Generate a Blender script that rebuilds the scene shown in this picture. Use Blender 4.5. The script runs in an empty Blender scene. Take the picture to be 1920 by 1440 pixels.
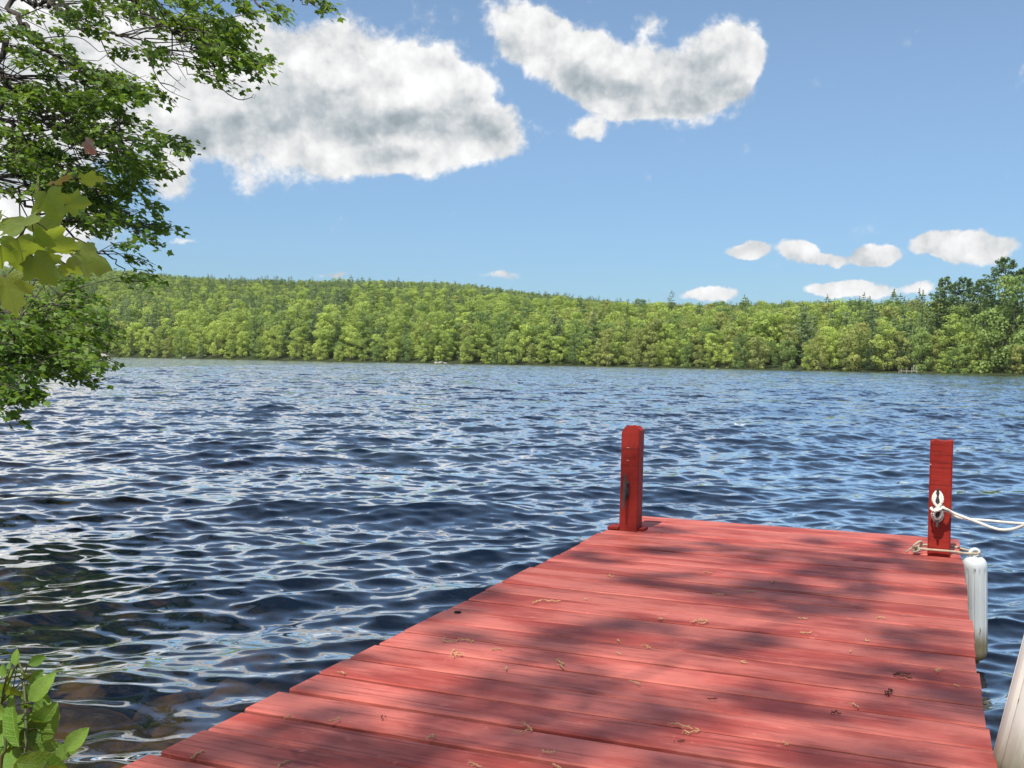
import bpy, math, random
import numpy as np
from mathutils import Vector, Matrix
rng = np.random.default_rng(7); random.seed(7)
D = bpy.data; scene = bpy.context.scene
R_ = math.radians

# ------------------------------------------------------------------ camera
CAM_Z, DECK_Z = 1.23, 0.45
F = 1947.0; ROLL = 0.0175; PITCH = math.atan(44 / F); PHI = R_(22.1)
_f = np.array([0, math.cos(PITCH), -math.sin(PITCH)]); _u = np.array([0, math.sin(PITCH), math.cos(PITCH)]); _x = np.array([1., 0, 0])
XR = _x * math.cos(ROLL) + _u * math.sin(ROLL); UR = -_x * math.sin(ROLL) + _u * math.cos(ROLL)
CAM = np.array([0, 0, CAM_Z])
cd = D.cameras.new('camera'); cam = D.objects.new('camera', cd); scene.collection.objects.link(cam)
cd.sensor_width = 36; cd.lens = F / 1920 * 36; cd.clip_start = 0.05; cd.clip_end = 6000
cam.matrix_world = Matrix([[XR[0], UR[0], -_f[0], 0], [XR[1], UR[1], -_f[1], 0], [XR[2], UR[2], -_f[2], CAM_Z], [0, 0, 0, 1]])
scene.camera = cam
def ray(px, py): return _f * F + XR * (px - 960) - UR * (py - 720)
def at(px, py, depth): return CAM + ray(px, py) * (depth / F)          # point at a forward depth
def on(px, py, z):                                                      # point on a level plane
    d = ray(px, py); return CAM + d * ((z - CAM_Z) / d[2])

# ------------------------------------------------------------------ sky, sun, exposure
SUN_EL, SUN_AZ = R_(60), PHI + R_(6)           # the sun stands behind the photographer, along the dock
sdir = np.array([-math.sin(SUN_AZ) * math.cos(SUN_EL), -math.cos(SUN_AZ) * math.cos(SUN_EL), math.sin(SUN_EL)])
sl = D.lights.new('sun', 'SUN'); sl.energy = 4.4; sl.angle = R_(0.55); sl.color = (1, .96, .9)
so = D.objects.new('sun', sl); scene.collection.objects.link(so)
so.rotation_euler = Vector(sdir).to_track_quat('Z', 'Y').to_euler(); so.location = (0, 0, 30)
scene.view_settings.view_transform = 'Standard'; scene.view_settings.look = 'None'
scene.view_settings.gamma = 1; scene.view_settings.exposure = 0.4
try: scene.view_settings.use_curve_mapping = False
except Exception: pass
scene.render.engine = 'CYCLES'
scene.cycles.max_bounces = 8; scene.cycles.transparent_max_bounces = 12

class NT:                                       # a small node-tree writer
    def __init__(s, t): s.t = t; s.n = t.nodes; s.l = t.links
    def new(s, typ, **k):
        n = s.n.new(typ)
        for a, b in k.items(): setattr(n, a, b)
        return n
    def put(s, sock, v):
        if isinstance(v, bpy.types.NodeSocket): s.l.new(v, sock)
        elif v is not None: sock.default_value = v
    def m(s, op, a, b=None, c=None, clamp=False):
        n = s.new('ShaderNodeMath', operation=op, use_clamp=clamp)
        for i, v in enumerate((a, b, c)):
            if v is not None: s.put(n.inputs[i], v)
        return n.outputs[0]
    def vm(s, op, a, b=None, scale=None):
        n = s.new('ShaderNodeVectorMath', operation=op)
        s.put(n.inputs[0], a)
        if b is not None: s.put(n.inputs[1], b)
        if scale is not None: s.put(n.inputs['Scale'], scale)
        return n.outputs['Value'] if op in ('DOT_PRODUCT', 'LENGTH') else n.outputs[0]
    def noise(s, vec, scale, detail=4, rough=.5, dist=0, out='Fac'):
        n = s.new('ShaderNodeTexNoise'); s.put(n.inputs['Vector'], vec); s.put(n.inputs['Scale'], scale)
        n.inputs['Detail'].default_value = detail; n.inputs['Roughness'].default_value = rough; n.inputs['Distortion'].default_value = dist
        return n.outputs[out]
    def step(s, v, a, b, c=0., d=1.):
        n = s.new('ShaderNodeMapRange', interpolation_type='SMOOTHSTEP'); s.put(n.inputs[0], v)
        for i, k in enumerate((a, b, c, d)): n.inputs[1 + i].default_value = k
        return n.outputs[0]
    def step_lin(s, v, a, b, c=0., d=1.):
        n = s.new('ShaderNodeMapRange'); s.put(n.inputs[0], v)
        for i, k in enumerate((a, b, c, d)): n.inputs[1 + i].default_value = k
        return n.outputs[0]
    def mix(s, f, a, b):
        n = s.new('ShaderNodeMix', data_type='RGBA'); s.put(n.inputs[0], f)
        for sock, v in ((n.inputs[6], a), (n.inputs[7], b)):
            if isinstance(v, tuple) and len(v) == 3: v = v + (1,)
            s.put(sock, v)
        return n.outputs[2]
    def xyz(s, v): n = s.new('ShaderNodeSeparateXYZ'); s.put(n.inputs[0], v); return n.outputs
    def comb(s, a, b, c):
        n = s.new('ShaderNodeCombineXYZ')
        for i, v in enumerate((a, b, c)): s.put(n.inputs[i], v)
        return n.outputs[0]

w = D.worlds.new('World'); scene.world = w; w.use_nodes = True
T = NT(w.node_tree); T.n.clear()
sky = T.new('ShaderNodeTexSky', sky_type='NISHITA', sun_disc=False, sun_elevation=SUN_EL)
sky.sun_rotation = math.atan2(sdir[0], sdir[1]); sky.altitude = 100; sky.air_density = 1.0; sky.dust_density = .6; sky.ozone_density = 3.0
tc = T.new('ShaderNodeTexCoord')
dx, dy, dz = T.xyz(tc.outputs['Generated'])[:3]
az = T.m('ARCTAN2', dx, dy); el = T.m('ARCSINE', dz)
def azel(px, py):
    d = ray(px, py); d = d / np.linalg.norm(d); return math.atan2(d[0], d[1]), math.asin(d[2])
base = T.comb(az, el, 0.)
wob = T.vm('SUBTRACT', T.noise(base, 14., 5, .55, out='Color'), (.5, .5, .5))
wob2 = T.vm('SUBTRACT', T.noise(base, 60., 4, .6, out='Color'), (.5, .5, .5))
pw = T.vm('ADD', base, T.vm('ADD', T.vm('SCALE', wob, scale=.026), T.vm('SCALE', wob2, scale=.010)))
pwy = T.vm('ADD', base, T.vm('SCALE', wob, scale=.03))
def blob(vec, e):
    px, py, rx, ry, rot = e[:5]
    a, b = azel(px, py)
    mp = T.new('ShaderNodeMapping', vector_type='TEXTURE'); T.put(mp.inputs[0], vec)
    mp.inputs['Location'].default_value = (a, b, 0); mp.inputs['Rotation'].default_value = (0, 0, R_(rot))
    k = 1 / F; mp.inputs['Scale'].default_value = (rx * k, ry * k, 1)
    g = T.new('ShaderNodeTexGradient', gradient_type='SPHERICAL'); T.put(g.inputs[0], mp.outputs[0])
    return T.m('MULTIPLY', g.outputs['Fac'], e[5] if len(e) > 5 else 1.)
def field(vec, L, op='ADD'):
    s = None
    for e in L:
        b = blob(vec, e); s = b if s is None else T.m(op, s, b)
    return s
CL = [(430,150,190,120,0,1.1),(560,190,300,170,0,1.2),(690,180,230,140,0,1.2),(800,215,200,120,-15,1.1),(900,240,130,60,-10,.9),(720,282,190,60,0,.9),
      (640,140,220,68,-6,1.),(840,150,110,90,-20,.8),(300,200,220,110,0,1.1),(325,335,60,50,-30,.8),(455,350,60,30,-20,.30),
      (985,60,110,75,-25,1.1),(1060,120,150,75,-28,1.1),(1170,140,170,75,-12,1.2),(1240,175,190,70,0,1.1),(1340,110,110,85,35,1.1),(1385,110,80,60,20,.9),(1110,70,80,40,-30,.6),
      (1100,237,55,26,0,.8),(1215,50,50,40,0,.42),(790,25,70,40,0,.42),
      (1402,472,52,21,0,1.8),(1500,474,48,26,-6,1.5),(1555,490,56,15,-4,1.1),(1640,477,58,24,0,1.7),(1755,460,60,30,0,1.5),(1825,464,85,36,-3,1.8),(1330,552,60,16,0,1.2),(1590,547,95,20,0,1.6),(1725,540,40,14,0,.8),(940,520,60,15,0,.6),(620,520,50,8,0,.5),(340,455,40,10,0,.5),
      (20,430,230,110,10,1.1),(40,230,210,150,0,1.2),(60,60,260,130,0,.9),(250,60,150,70,0,.7)]
GR = [(520,170,190,40,0),(480,225,160,40,0),(700,215,260,34,0),(830,235,180,34,0),(600,240,180,30,0),(370,260,150,30,0),(750,290,120,20,0,.7),
      (1200,165,200,35,0,.8),(1130,160,120,28,-15,.8),(1330,190,120,26,10,.7),(1230,205,160,18,0,.6),(420,375,90,18,0,.9),(1825,488,80,8,0,.35),(100,320,200,60,0,.5)]  # grey undersides: shade painted into the clouds
fld = field(pw, CL)
# cloud banks above and outside the view (they light the water)
hi = T.m('MULTIPLY', T.m('ADD', .55, T.m('MULTIPLY', T.noise(base, 1.3, 1, .5), .5)), T.step(el, .36, .75))   # thin veil added overhead, out of view, to brighten the reflections
side = T.m('MULTIPLY', T.step(az, -.5, -.75), T.step(T.noise(base, 3.3, 3, .5), .4, .6))
fld = T.m('ADD', fld, T.m('MULTIPLY', side, .7))
ns = T.noise(T.vm('ADD', base, T.vm('SCALE', wob2, scale=.01)), 26., 6, .55)
ns2 = T.noise(base, 95., 5, .6)
tot = T.m('ADD', fld, T.m('MULTIPLY', T.m('SUBTRACT', ns, .5), .95)); tot = T.m('ADD', tot, T.m('MULTIPLY', T.m('SUBTRACT', ns2, .5), .42))
alpha = T.step(tot, .13, .50)
alpha = T.m('MAXIMUM', T.m('POWER', alpha, 1.15), T.m('MULTIPLY', hi, .16))
gs = field(pwy, GR)
nb = T.noise(T.vm('ADD', base, T.vm('SCALE', wob2, scale=.01)), 15., 4, .5); nz_up = T.noise(T.vm('ADD', T.vm('ADD', base, T.vm('SCALE', wob2, scale=.01)), (.006, .018, 0.)), 15., 4, .5)
lit_relief = T.m('ADD', T.m('MULTIPLY', T.m('SUBTRACT', nb, nz_up), 1.2), T.m('ADD', T.m('MULTIPLY', T.m('SUBTRACT', ns, .5), .34), T.m('MULTIPLY', T.m('SUBTRACT', ns2, .5), .20)))  # painted light: cloud puffs brighten towards their upper edges
shade = T.m('SUBTRACT', T.m('ADD', .86, lit_relief), T.m('MULTIPLY', T.m('MINIMUM', gs, 1.), T.m('ADD', .16, T.m('MULTIPLY', nb, .12))))
shade = T.m('ADD', shade, T.m('MULTIPLY', T.m('SUBTRACT', ns2, .5), .12))
shade = T.m('MINIMUM', T.m('MAXIMUM', shade, .45), 1.08)
ccol = T.mix(T.step(shade, .45, .9), (.72, .84, .92), (1.0, 1.0, 1.0))
ccol = T.vm('SCALE', ccol, scale=T.m('MULTIPLY', shade, 6.6))
SKY_TINT = (.93, 1.0, 1.0)
skyc = T.vm('MULTIPLY', sky.outputs[0], T.mix(T.step(el, -.02, .34), (.44, .62, .80), (.96, .99, .97)))
bg = T.new('ShaderNodeBackground'); T.put(bg.inputs[0], T.mix(alpha, skyc, ccol)); bg.inputs[1].default_value = 0.115
ow = T.new('ShaderNodeOutputWorld'); T.l.new(bg.outputs[0], ow.inputs[0])
w.cycles.sampling_method = 'MANUAL'; w.cycles.sample_map_resolution = 512

# ------------------------------------------------------------------ helpers
def mat(name):
    m = D.materials.new(name); m.use_nodes = True; t = NT(m.node_tree); t.n.clear()
    return m, t
def principled(t, col, rough=.6, spec=.5, metal=0., normal=None, **k):
    p = t.new('ShaderNodeBsdfPrincipled')
    if isinstance(col, tuple) and len(col) == 3: col = col + (1,)
    t.put(p.inputs['Base Color'], col); t.put(p.inputs['Roughness'], rough)
    t.put(p.inputs['Specular IOR Level'], spec); t.put(p.inputs['Metallic'], metal)
    if normal is not None: t.put(p.inputs['Normal'], normal)
    return p.outputs[0]
def finish(t, sh): o = t.new('ShaderNodeOutputMaterial'); t.l.new(sh, o.inputs[0])
def bump(t, h, strength=.3, dist=.01):
    b = t.new('ShaderNodeBump'); t.put(b.inputs['Height'], h); b.inputs['Strength'].default_value = strength; b.inputs['Distance'].default_value = dist
    return b.outputs[0]
def ocoord(t, rnd=True):
    c = t.new('ShaderNodeTexCoord').outputs['Object']
    if rnd:
        r = t.new('ShaderNodeObjectInfo').outputs['Random']
        c = t.vm('ADD', c, t.comb(t.m('MULTIPLY', r, 37.), t.m('MULTIPLY', r, 91.), t.m('MULTIPLY', r, 53.)))
    return c

def mesh(name, V, Fc, mats, smooth=False, midx=None):
    me = D.meshes.new(name)
    V = np.asarray(V, dtype=np.float32).reshape(-1, 3)
    if isinstance(Fc, np.ndarray):
        k = Fc.shape[1]; n = len(Fc)
        me.vertices.add(len(V)); me.vertices.foreach_set('co', V.ravel())
        me.loops.add(n * k); me.loops.foreach_set('vertex_index', Fc.astype(np.int32).ravel())
        me.polygons.add(n); me.polygons.foreach_set('loop_start', np.arange(0, n * k, k, dtype=np.int32))
        me.update(calc_edges=True)
    else:
        me.from_pydata(V.tolist(), [], [list(map(int, f)) for f in Fc]); me.update()
    for m in (mats if isinstance(mats, (list, tuple)) else [mats]): me.materials.append(m)
    if midx is not None: me.polygons.foreach_set('material_index', np.asarray(midx, dtype=np.int32))
    if smooth: me.polygons.foreach_set('use_smooth', np.ones(len(me.polygons), dtype=bool))
    return me
def link(name, data, parent=None, loc=None, rz=None):
    o = D.objects.new(name, data); scene.collection.objects.link(o)
    if parent is not None: o.parent = parent
    if loc is not None: o.location = loc
    if rz is not None: o.rotation_euler = (0, 0, rz)
    return o
def tag(o, label=None, cat=None, group=None, kind=None):
    if label: o['label'] = label
    if cat: o['category'] = cat
    if group: o['group'] = group
    if kind: o['kind'] = kind
    return o
class MB:                                        # gathers shapes into one mesh
    def __init__(s): s.v = []; s.f = []; s.n = 0
    def add(s, V, Fc):
        V = np.asarray(V, float).reshape(-1, 3); s.v.append(V); s.f += [[i + s.n for i in f] for f in Fc]; s.n += len(V); return s
    def box(s, a, b, M=None):
        (x0, y0, z0), (x1, y1, z1) = a, b
        V = np.array([(x, y, z) for z in (z0, z1) for y in (y0, y1) for x in (x0, x1)], float)
        if M is not None: V = V @ np.array(M)[:3, :3].T + np.array(M)[:3, 3]
        return s.add(V, [(0, 2, 3, 1), (4, 5, 7, 6), (0, 1, 5, 4), (2, 6, 7, 3), (0, 4, 6, 2), (1, 3, 7, 5)])
    def tube(s, P, r, n=6, cap=True, flat=1.):
        P = np.asarray(P, float); r = np.broadcast_to(np.asarray(r, float), (len(P),))
        Tn = np.gradient(P, axis=0); Tn /= np.linalg.norm(Tn, axis=1)[:, None] + 1e-12
        up = np.array([0, 0, 1.]) if abs(Tn[0, 2]) < .9 else np.array([1., 0, 0])
        V = []; a = np.linspace(0, 2 * np.pi, n, endpoint=False)
        n1 = np.cross(Tn[0], up); n1 /= np.linalg.norm(n1)
        for i in range(len(P)):
            n1 = n1 - Tn[i] * (n1 @ Tn[i]); n1 /= np.linalg.norm(n1) + 1e-12; n2 = np.cross(Tn[i], n1)
            V.append(P[i] + r[i] * (np.cos(a)[:, None] * n1 + np.sin(a)[:, None] * n2 * flat))
        Fc = [(i * n + j, i * n + (j + 1) % n, (i + 1) * n + (j + 1) % n, (i + 1) * n + j) for i in range(len(P) - 1) for j in range(n)]
        if cap: Fc += [tuple(range(n - 1, -1, -1)), tuple(range((len(P) - 1) * n, len(P) * n))]
        return s.add(np.concatenate(V), Fc)
    def lathe(s, prof, n=24, groove=0, depth=0., g0=-1e9, g1=1e9):
        a = np.linspace(0, 2 * np.pi, n, endpoint=False); V = []
        for r, z in prof:
            rr = np.full(n, r)
            if groove and g0 <= z <= g1: rr = rr - depth * (np.cos(a * groove) > .7)
            V.append(np.stack([rr * np.cos(a), rr * np.sin(a), np.full(n, z)], 1))
        Fc = [(i * n + j, i * n + (j + 1) % n, (i + 1) * n + (j + 1) % n, (i + 1) * n + j) for i in range(len(prof) - 1) for j in range(n)]
        Fc += [tuple(range(n - 1, -1, -1)), tuple(range((len(prof) - 1) * n, len(prof) * n))]
        return s.add(np.concatenate(V), Fc)
    def build(s, name, m, parent=None, smooth=False, bevel=0, seg=2, **k):
        o = link(name, mesh(name, np.concatenate(s.v), s.f, m, smooth), parent, **k)
        if bevel:
            b = o.modifiers.new('bevel', 'BEVEL'); b.width = bevel; b.segments = seg; b.limit_method = 'ANGLE'
        return o
def spline(P, n=12):
    P = np.asarray(P, float); Q = np.vstack([2 * P[0] - P[1], P, 2 * P[-1] - P[-2]]); out = []
    for i in range(1, len(Q) - 2):
        p0, p1, p2, p3 = Q[i - 1:i + 3]
        for t in np.linspace(0, 1, n, endpoint=False):
            out.append(.5 * ((2 * p1) + (-p0 + p2) * t + (2 * p0 - 5 * p1 + 4 * p2 - p3) * t * t + (-p0 + 3 * p1 - 3 * p2 + p3) * t ** 3))
    out.append(P[-1]); return np.array(out)
def fbm(x, y, seed=0, octs=4, f0=1., lac=2., g=.5):
    r = np.random.default_rng(seed); s = 0; a = 1.; f = f0
    for _ in range(octs):
        for __ in range(3):
            th, p = r.uniform(0, 2 * np.pi, 2); s = s + a / 3 * np.sin(f * (x * np.cos(th) + y * np.sin(th)) * r.uniform(.7, 1.4) + p)
        a *= g; f *= lac
    return s

# ------------------------------------------------------------------ the near ground and lake bed
def depth_at(x, y):                              # water depth; negative on the bank
    a = .22 * (y - (1.25 + .15 * np.sin(x * 1.3)))
    yy = np.clip(y, -5, 60)
    b = .25 * (x - (-.56 * yy - 1.5 + .25 * np.sin(y * .9)))
    d = np.minimum(a, b)
    return np.where(d > 0, d * 1.0, d * 1.6)
gx = np.concatenate([np.linspace(-70, -12, 40)[:-1], np.linspace(-12, 8, 330), np.linspace(8, 60, 40)[1:]])
gy = np.concatenate([np.linspace(-30, -4, 20)[:-1], np.linspace(-4, 14, 300), np.linspace(14, 70, 50)[1:]])
GX, GY = np.meshgrid(gx, gy)
dd = depth_at(GX, GY)
cell = np.abs(np.sin(GX * 9 + 2 * np.sin(GY * 5)) * np.sin(GY * 11 + 1.5 * np.sin(GX * 6)))
GZ = -np.clip(dd, -1.6, 6) + .05 * fbm(GX, GY, 3, 3, 2.2) + .05 * cell * (dd > -.1)
nx, ny = len(gx), len(gy)
idx = np.arange(nx * ny).reshape(ny, nx)
Q = np.stack([idx[:-1, :-1], idx[:-1, 1:], idx[1:, 1:], idx[1:, :-1]], -1).reshape(-1, 4)
m_bed, t = mat('lake_bed_stones')
gp = t.new('ShaderNodeNewGeometry').outputs['Position']
vor = t.new('ShaderNodeTexVoronoi'); t.put(vor.inputs['Vector'], gp); vor.inputs['Scale'].default_value = 6.
c1 = t.mix(t.step(t.noise(gp, 5., 5), .35, .65), (.035, .028, .014), (.16, .095, .04))
c1 = t.mix(t.m('MULTIPLY', t.xyz(vor.outputs['Color'])[0], .6), c1, (.06, .06, .045))
c1 = t.mix(t.step(vor.outputs['Distance'], .35, .7), c1, (.012, .012, .008))
finish(t, principled(t, c1, .9, .2, normal=bump(t, t.noise(gp, 20., 5), .6, .03)))
bed = link('ground', mesh('ground', np.stack([GX, GY, GZ], -1).reshape(-1, 3), Q, m_bed, True)); tag(bed, kind='structure')

# ------------------------------------------------------------------ the lake
AZ = np.concatenate([np.radians(np.linspace(-80, -36, 60)[:-1]), np.radians(np.linspace(-36, 33, 800)), np.radians(np.linspace(33, 80, 60)[1:])])
RR = np.concatenate([np.linspace(.3, 2.2, 60)[:-1], np.geomspace(2.2, 30, 1100)[:-1], np.geomspace(30, 110, 480)[:-1], np.linspace(110, 330, 720)[:-1], np.linspace(330, 520, 60)])
def water_height(X, Y, rsp):
    r = np.random.default_rng(21)
    Z = np.zeros_like(X); DX = np.zeros_like(X); DY = np.zeros_like(X)
    N = 92; lam = np.geomspace(.09, 5.0, N)
    gust = .75 + .35 * fbm(X / 9, Y / 5, 5, 3)
    for i, L in enumerate(lam):
        spread = np.interp(L, [.2, 1, 5], [.6, .36, .18])
        th = -np.pi / 2 + R_(10) + r.normal(0, spread)
        sl = .036 * np.interp(np.log(L), np.log([.09, .2, .4, .8, 1.6, 3., 5.]), [1.2, 1.45, 1.25, .85, .6, .55, .3])
        a = sl * L / (2 * np.pi) * r.uniform(.5, 1.35)
        k = 2 * np.pi / L; cx, cy = math.cos(th), math.sin(th)
        ph = k * (X * cx + Y * cy) + r.uniform(0, 6.28) + .9 * np.sin((X * -cy + Y * cx) * k * .22 + r.uniform(0, 6.28))
        att = np.clip((L / rsp - 3.) / 3., 0, 1) * (gust if L < 1.2 else 1)
        Z += a * att * np.sin(ph); c = a * att * np.cos(ph) * .9; DX += c * cx; DY += c * cy
    return Z, DX, DY
A2, R2 = np.meshgrid(AZ, RR)
X = R2 * np.sin(A2); Y = R2 * np.cos(A2) - .4
rsp = np.maximum(np.gradient(RR)[:, None] * np.ones_like(A2), R2 * np.gradient(AZ)[None, :])
Z, DX, DY = water_height(X, Y, rsp)
calm = np.clip((depth_at(X, Y) + .05) / .5, .35, 1)
V = np.stack([X + DX * calm, Y + DY * calm, Z * calm], -1).reshape(-1, 3)
n2, n1 = A2.shape; idx = np.arange(n1 * n2).reshape(n2, n1)
Q = np.stack([idx[:-1, :-1], idx[:-1, 1:], idx[1:, 1:], idx[1:, :-1]], -1).reshape(-1, 4)
m_wat, t = mat('lake_water')
geo = t.new('ShaderNodeNewGeometry'); gp = geo.outputs['Position']
at_ = t.new('ShaderNodeAttribute'); at_.attribute_name = 'deep'; deep = at_.outputs['Fac']
far = t.step(t.xyz(gp)[1], 4., 28.)
gust = t.m('ADD', .6, t.m('MULTIPLY', t.noise(t.vm('MULTIPLY', gp, (.05, .12, 1.)), 1., 3), .8))
def slope(scale, amp, st=(.6, 1., 1.)):
    c = t.noise(t.vm('MULTIPLY', gp, st), scale, 2, .5, out='Color')
    return t.vm('MULTIPLY', t.vm('SUBTRACT', c, (.5, .5, .5)), amp)
s1 = slope(14., (.16, .28, 0.)); s2 = slope(5., (.22, .40, 0.)); s3 = slope(1.6, (.16, .42, 0.))
sv = t.vm('ADD', t.vm('SCALE', s1, scale=t.m('ADD', .95, t.m('MULTIPLY', far, 1.2))), t.vm('SCALE', s2, scale=t.m('ADD', .6, t.m('MULTIPLY', far, 2.))))
sv = t.vm('ADD', sv, t.vm('SCALE', s3, scale=t.m('MULTIPLY', far, 1.8)))
sv = t.vm('SCALE', sv, scale=t.m('MULTIPLY', gust, .95))
nrm = t.vm('NORMALIZE', t.vm('ADD', geo.outputs['Normal'], sv))
gl = t.new('ShaderNodeBsdfGlossy'); gl.inputs['Color'].default_value = (1, 1, 1, 1); t.put(gl.inputs['Roughness'], t.m('ADD', .02, t.m('MULTIPLY', far, .06))); t.put(gl.inputs['Normal'], nrm)
df = t.new('ShaderNodeBsdfDiffuse'); t.put(df.inputs['Color'], (.0028, .0105, .026, 1))
tr = t.new('ShaderNodeBsdfTransparent'); t.put(tr.inputs['Color'], (.78, .74, .58, 1))
b1 = t.new('ShaderNodeMixShader'); t.put(b1.inputs[0], deep); t.l.new(tr.outputs[0], b1.inputs[1]); t.l.new(df.outputs[0], b1.inputs[2])
fr = t.new('ShaderNodeFresnel'); fr.inputs['IOR'].default_value = 1.45; t.put(fr.inputs['Normal'], nrm)
b2 = t.new('ShaderNodeMixShader'); t.put(b2.inputs[0], t.step_lin(fr.outputs[0], .06, .43, .035, 1.)); t.l.new(b1.outputs[0], b2.inputs[1]); t.l.new(gl.outputs[0], b2.inputs[2])
wc = on(1380, 797, 0)                            # one small breaking crest
dcap = t.vm('LENGTH', t.vm('MULTIPLY', t.vm('SUBTRACT', gp, tuple(wc)), (1., .55, 0.)))
foam = t.m('MULTIPLY', t.step(dcap, .32, .05), t.step(t.noise(gp, 9., 4), .5, .6))
fo = t.new('ShaderNodeBsdfDiffuse'); fo.inputs['Color'].default_value = (.8, .82, .84, 1)
b3 = t.new('ShaderNodeMixShader'); t.put(b3.inputs[0], foam); t.l.new(b2.outputs[0], b3.inputs[1]); t.l.new(fo.outputs[0], b3.inputs[2])
finish(t, b3.outputs[0])
wm = mesh('lake_water', V, Q, m_wat, True)
a_ = wm.attributes.new('deep', 'FLOAT', 'POINT'); a_.data.foreach_set('value', (1 - np.exp(-np.clip(depth_at(X, Y), 0, 30) * .95)).astype(np.float32).ravel())
tag(link('water', wm), kind='structure')

# ------------------------------------------------------------------ the far shore and its hill
PXX = [-600, 0, 190, 640, 960, 1280, 1600, 1920, 2500]
def az_px(px): return math.atan2(*(lambda d: (d[0], d[1]))(ray(px, 690)))
azk = np.array([az_px(p) for p in PXX])
shore = lambda a: np.interp(a, azk, [520, 440, 399, 315, 300, 285, 258, 235, 190])
ridge = lambda a: np.interp(a, azk, [1000, 1000, 980, 950, 930, 860, 800, 720, 600])
SKYX = [-600, 0, 200, 400, 800, 900, 1000, 1100, 1200, 1300, 1500, 1750, 1920, 2500]
SKYY = [520, 508, 508, 516, 520, 526, 536, 547, 556, 560, 560, 576, 592, 600]
azs = np.array([az_px(p) for p in SKYX])
hor = lambda px: 676 + ROLL * (px - 960)
tans = np.array([(hor(x) - y) / F for x, y in zip(SKYX, SKYY)])
def hill(a, r):
    S, Rg = shore(a), ridge(a)
    top = np.interp(a, azs, tans) * Rg - 10.5
    t_ = np.clip((r - S) / (Rg - S), -1, 2)
    h = np.where(t_ < 0, t_ * 30, top * (np.clip(t_, 0, 1) ** .92))
    h = np.where(t_ > 1, top - (t_ - 1) * 60, h)
    x, y = r * np.sin(a), r * np.cos(a)
    return h + np.clip(t_ * 6, 0, 1) * 5 * fbm(x / 90, y / 90, 11, 3) + .15
ha = np.radians(np.linspace(-50, 45, 240)); ht = np.concatenate([np.linspace(-.05, 1.3, 110)])
HA, HT = np.meshgrid(ha, ht); HR = shore(HA) + HT * (ridge(HA) - shore(HA))
HZ = hill(HA, HR)
n2, n1 = HA.shape; idx = np.arange(n1 * n2).reshape(n2, n1)
Q = np.stack([idx[:-1, :-1], idx[:-1, 1:], idx[1:, 1:], idx[1:, :-1]], -1).reshape(-1, 4)
m_hill, t = mat('forest_floor')
gp = t.new('ShaderNodeNewGeometry').outputs['Position']
finish(t, principled(t, t.mix(t.noise(gp, .4, 5), (.02, .03, .01), (.06, .07, .03)), .95, .1))
tag(link('hill', mesh('hill', np.stack([HR * np.sin(HA), HR * np.cos(HA), HZ], -1).reshape(-1, 3), Q, m_hill, True)), kind='structure')

def leafmat(name, c0, c1, rnd=.5, transl=.28, scale=.25):
    m, t = mat(name)
    r = t.new('ShaderNodeObjectInfo').outputs['Random']
    g = t.new('ShaderNodeNewGeometry').outputs['Position']
    f = t.m('ADD', t.m('MULTIPLY', r, rnd), t.m('MULTIPLY', t.noise(g, scale, 3), 1 - rnd))
    c = t.mix(t.step(f, .15, .8), c0, c1)
    p = principled(t, c, .6, .25)
    tl = t.new('ShaderNodeBsdfTranslucent'); t.put(tl.inputs[0], t.mix(.5, c, (c1[0] * 1.5, c1[1] * 1.5, c1[2] * .6)))
    mx = t.new('ShaderNodeMixShader'); mx.inputs[0].default_value = transl; t.l.new(p, mx.inputs[1]); t.l.new(tl.outputs[0], mx.inputs[2])
    finish(t, mx.outputs[0]); return m
def barkmat(name, a, b, sc=8.):
    m, t = mat(name); c = ocoord(t)
    n = t.noise(t.vm('MULTIPLY', c, (1., 1., .25)), sc, 6)
    finish(t, principled(t, t.mix(n, a, b), .9, .2, normal=bump(t, n, .6, .02))); return m
m_bark = barkmat('bark', (.03, .025, .02), (.14, .12, .10))
TONES = [('yellow green', leafmat('leaves_yellow_green', (.31, .41, .085), (.45, .54, .12))),
         ('mid green', leafmat('leaves_mid_green', (.26, .35, .08), (.38, .46, .105))),
         ('deep green', leafmat('leaves_deep_green', (.15, .23, .07), (.25, .34, .09))),
         ('olive', leafmat('leaves_olive', (.25, .30, .09), (.35, .38, .11)))]
m_fir = leafmat('needles_dark', (.055, .11, .055), (.10, .165, .075), transl=.12)
m_pine = leafmat('needles_pine', (.15, .22, .10), (.24, .31, .135), transl=.15)

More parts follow.
